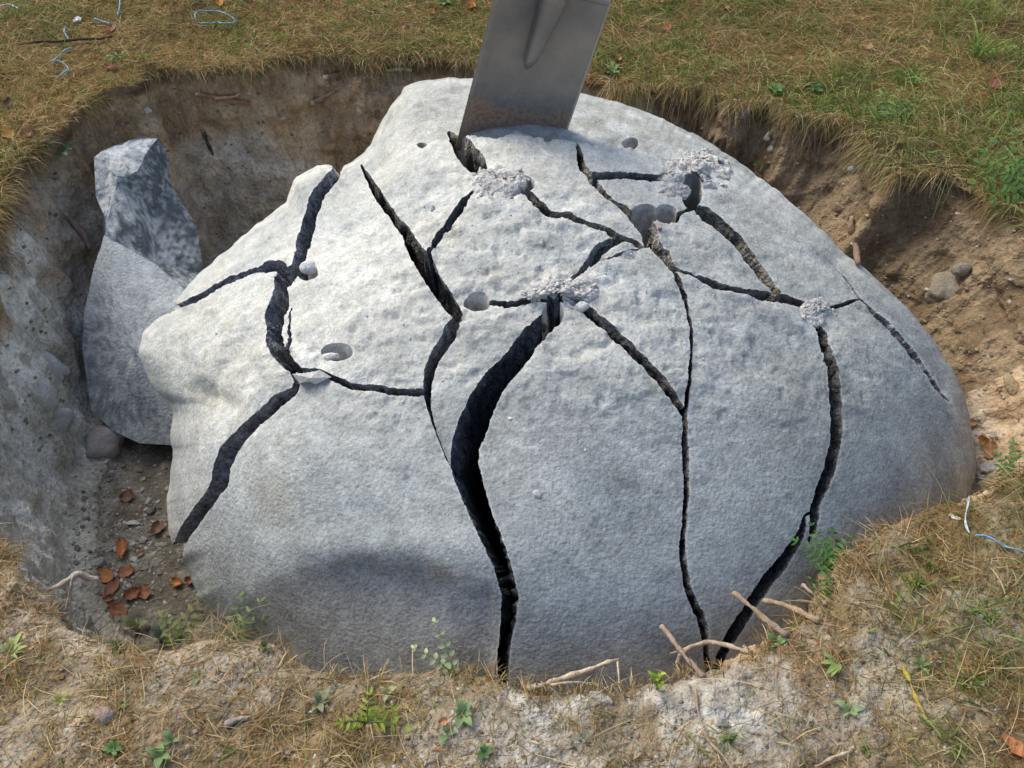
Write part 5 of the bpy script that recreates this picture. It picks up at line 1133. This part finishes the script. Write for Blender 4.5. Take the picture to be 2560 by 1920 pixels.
for (x_, y_, n9, L9, tb, lb9) in [
 (1560,95,120,.10,STRAW,'pale straw clump above the right wall pebbles'), (1830,60,160,.13,STRAW,'dry grass clump near the top edge at right'), (1620,150,90,.08,GT+STRAW,'mixed clump on the turf edge above the slate stone'),
 (1380,70,80,.09,GT+STRAW,'mixed grass clump just right of the spade tongue'), (1900,120,150,.12,STRAW,'straw clump around the curled tan leaf'), (2020,60,170,.15,STRAW+GT,'mixed tall clump behind the bright green one'),
 (2060,300,200,.11,STRAW,'brown straw clump over the right end of the pit lip'), (2170,300,160,.12,STRAW+GT,'mixed clump beside the feathery green plant'), (1500,165,90,.07,GT,'green clump on the turf lip right of the weed'),
 (700,60,90,.07,GT+STRAW,'low mixed clump in the far grass left of the spade'), (880,95,90,.06,GT+STRAW,'low clump on the far turf above the orange leaf'), (560,80,80,.06,STRAW,'low straw clump right of the twine loop'),
 (330,60,80,.07,STRAW+GT,'low clump left of the twine loop'), (90,180,80,.06,STRAW,'low brown clump left of the hooked twine'), (2120,1250,110,.05,STRAW,'dry straw clump beside the trailing blue twine'),
 (2060,1220,140,.06,STRAW,'dry straw clump on the right bank below the whitish twine'), (2170,1420,150,.07,STRAW+GT,'mixed clump near the right edge of the near bank'), (1940,1350,80,.05,STRAW+GT,'low clump above the yellow stem'),
 (80,1430,90,.05,STRAW,'straw clump near the left edge plant'), (240,1450,110,.05,STRAW,'straw clump below the small dull leaves'), (560,1560,120,.05,STRAW,'matted straw clump right of the wood piece'),
 (420,1540,110,.05,STRAW,'matted straw clump under the four leaved weed'), (130,1600,110,.05,STRAW,'straw clump in the lower left corner'), (900,1500,110,.05,STRAW,'straw clump right of the yellow green vetch'),
 (760,1620,110,.05,STRAW,'straw clump at the bottom left of centre'), (1240,1560,70,.045,STRAW,'small straw clump on the pale bank at centre'), (1690,1560,80,.05,STRAW,'small straw clump right of the pale bank'), (1950,1620,100,.055,STRAW,'straw clump at the bottom right of centre')]:
    tuft('grass_tuft', x_, y_, n9, L9*1.25, tb, lb9, .5, .0 if y_ > 1100 else .15, .7 if y_ > 1100 else 1.2, (0, 0, 0), .0014, .017 if y_ > 1100 else .03)
tuft('grass_tuft', 1040, 1455, 160, .07, [(2, (.36, .26, .15)), (2, (.46, .36, .22)), (1, (.26, .17, .09))], 'dry straw tuft hanging down the near bank at centre', .7, -.2, .6, (-.1, -.7, 0), .0013, .010)
tuft('grass_tuft', 470, 1395, 200, .06, [(2, (.46, .36, .2)), (1, (.38, .24, .1))], 'matted straw tuft on the crest of the near left bank', .6, -.1, .5, (.3, -.1, 0), .0012, .022)
tuft('grass_tuft', 18, 1205, 120, .05, [(2, (.32, .2, .08)), (1, (.4, .28, .13))], 'brown grass tuft at the left edge beside the hanging root', .6, 0, 1, (.2, 0, 0), .0013, .016)
tuft('grass_tuft', 5, 560, 120, .06, [(2, (.36, .22, .09)), (1, (.26, .2, .08))], 'brown grass tuft overhanging the left pit wall', .9, 0, .8, (.3, -.2, 0), .0013, .02)
tuft('grass_tuft', 1975, 1265, 30, .05, GT, 'small green tuft on the right bank above the yellow stem', .4, .3, 1.3, (0, 0, 0), .0026, .006)
tuft('grass_tuft', 2095, 1480, 40, .065, GT, 'spiky green tuft low on the right bank', .4, .2, 1.2, (0, 0, 0), .0030, .008)
tuft('grass_tuft', 2130, 1330, 44, .06, GT, 'green tuft among dry grass by the white pebble', .4, .2, 1.2, (0, 0, 0), .0028, .010)
tuft('grass_tuft', 1567, 1600, 26, .05, GT, 'green tuft on the pale bank below the sticks', .4, .2, 1.1, (0, 0, 0), .0030, .005)
tuft('grass_tuft', 2050, 1600, 36, .055, GT, 'green tuft left of the big orange leaf', .4, .2, 1.2, (0, 0, 0), .0028, .010)
tuft('grass_tuft', 1978, 1195, 16, .06, [(1, (.2, .3, .08))], 'thin green sprig on the edge of the right bank', .3, .6, 1.3, (0, 0, 0), .0022, .006)
tuft('grass_tuft', 2190, 1290, 90, .08, GT+STRAW, 'mixed green and straw tuft at the right edge', .5, .2, 1.2, (0, 0, 0), .0022, .025)
tuft('grass_tuft', 692, 1440, 7, .075, [(1, (.12, .22, .06))], 'few thin green blades standing before the dark stain', .2, 1.0, 1.4, (-.15, 0, 0), .0018, .004)
for pts, lb in (([(1947,1440),(1962,1480),(1985,1530),(2003,1558)], 'yellow grass stem pointing down the right bank'), ([(1478,1580),(1500,1605),(1530,1640)], 'olive grass stem at the bottom edge below the sticks')):
    stick('straw_stalk', pts, [3.5, 3, 1.6], lb, 'grass stem', (.34, .26, .05) if pts[0][0] > 1900 else (.20, .22, .06), lift=.006) if len(pts) == 3 else stick('straw_stalk', pts, [3.5, 4, 3, 1.6], lb, 'grass stem', (.38, .28, .05), lift=.006)

# ------------------------------------------------------------------ gravel on the pit floor and grit on the bank and walls
def gravel(n_, gen, name, label, cols, s0, s1, mat):
    parts = []; v0, t0 = ico(1)
    for k_ in range(n_):
        g = gen()
        if g is None: continue
        p, nn_ = g; sz = s0+(s1-s0)*rng.power(.35); v = v0*(1+.3*rng.uniform(-1, 1, (len(v0), 1)))*sz*np.array([rng.uniform(.8, 1.5), 1, rng.uniform(.4, .8)])
        a_ = rng.uniform(0, 6.28); Rz = np.array([[math.cos(a_), -math.sin(a_), 0], [math.sin(a_), math.cos(a_), 0], [0, 0, 1]])
        parts.append((v@Rz.T+np.array(p), t0, None, np.array(cols[rng.integers(len(cols))])*rng.uniform(.75, 1.2)))
    V, T, Q, C = joinm(parts); return tag(link(name, make_mesh(name, V, T, None, mat, np.clip(C, 0, 1), smooth=False)), label, 'gravel', kind='stuff')
def g_floor():
    x, y = rng.normal(290, 85), rng.normal(1180, 95); p, n2 = hit(x, y, 'g'); return (p, n2) if n2.z > .55 and p.z < -.2 else None
gravel(950, g_floor, 'gravel', 'loose grey gravel and crumbs on the pit floor', [(.32, .32, .31), (.22, .2, .18), (.42, .42, .41), (.15, .13, .11)], .0015, .008, M_STONE)
def g_bank():
    x, y = rng.uniform(-50, 2260), rng.uniform(1380, 1700); p, n2 = hit(x, y, 'g')
    return (p, n2) if p.z > -.06 else None
gravel(2600, g_bank, 'clay_crumbs', 'pale clay crumbs scattered over the near bank', [(.32, .28, .22), (.25, .20, .15), (.40, .38, .34), (.20, .15, .10)], .0008, .0040, M_SOIL)
def g_wall():
    x, y = rng.uniform(0, 2212), rng.uniform(120, 1000); p, n2 = hit(x, y, 'gb')
    q = bvh_b.ray_cast(Vector(CAM), (p-Vector(CAM)).normalized()); return (p, n2) if q[0] is None and p.z < -.03 else None
gravel(5200, g_wall, 'soil_grit', 'small stones and soil crumbs bedded in the pit walls', [(.3, .24, .16), (.24, .18, .12), (.38, .35, .3), (.26, .2, .13)], .0010, .0065, M_SOIL)
def g_bo():
    x, y = rng.normal(1150, 300), rng.normal(560, 170); p, n2 = hit(x, y, 'b'); q = ray((x, y)); ok = inside_sil(np.array([[x, y]]), .95)[0]
    return (p, n2) if ok and abs(axd(p)-axd(boulder_pt(np.array([[x, y]]))[0][0])) < .04 else None
gravel(420, g_bo, 'rock_crumbs', 'tiny stone crumbs scattered on the boulder top', [(.5, .5, .48), (.36, .36, .35), (.6, .6, .58)], .0007, .0030, M_CRUMB)
print('total', time.time()-T0)
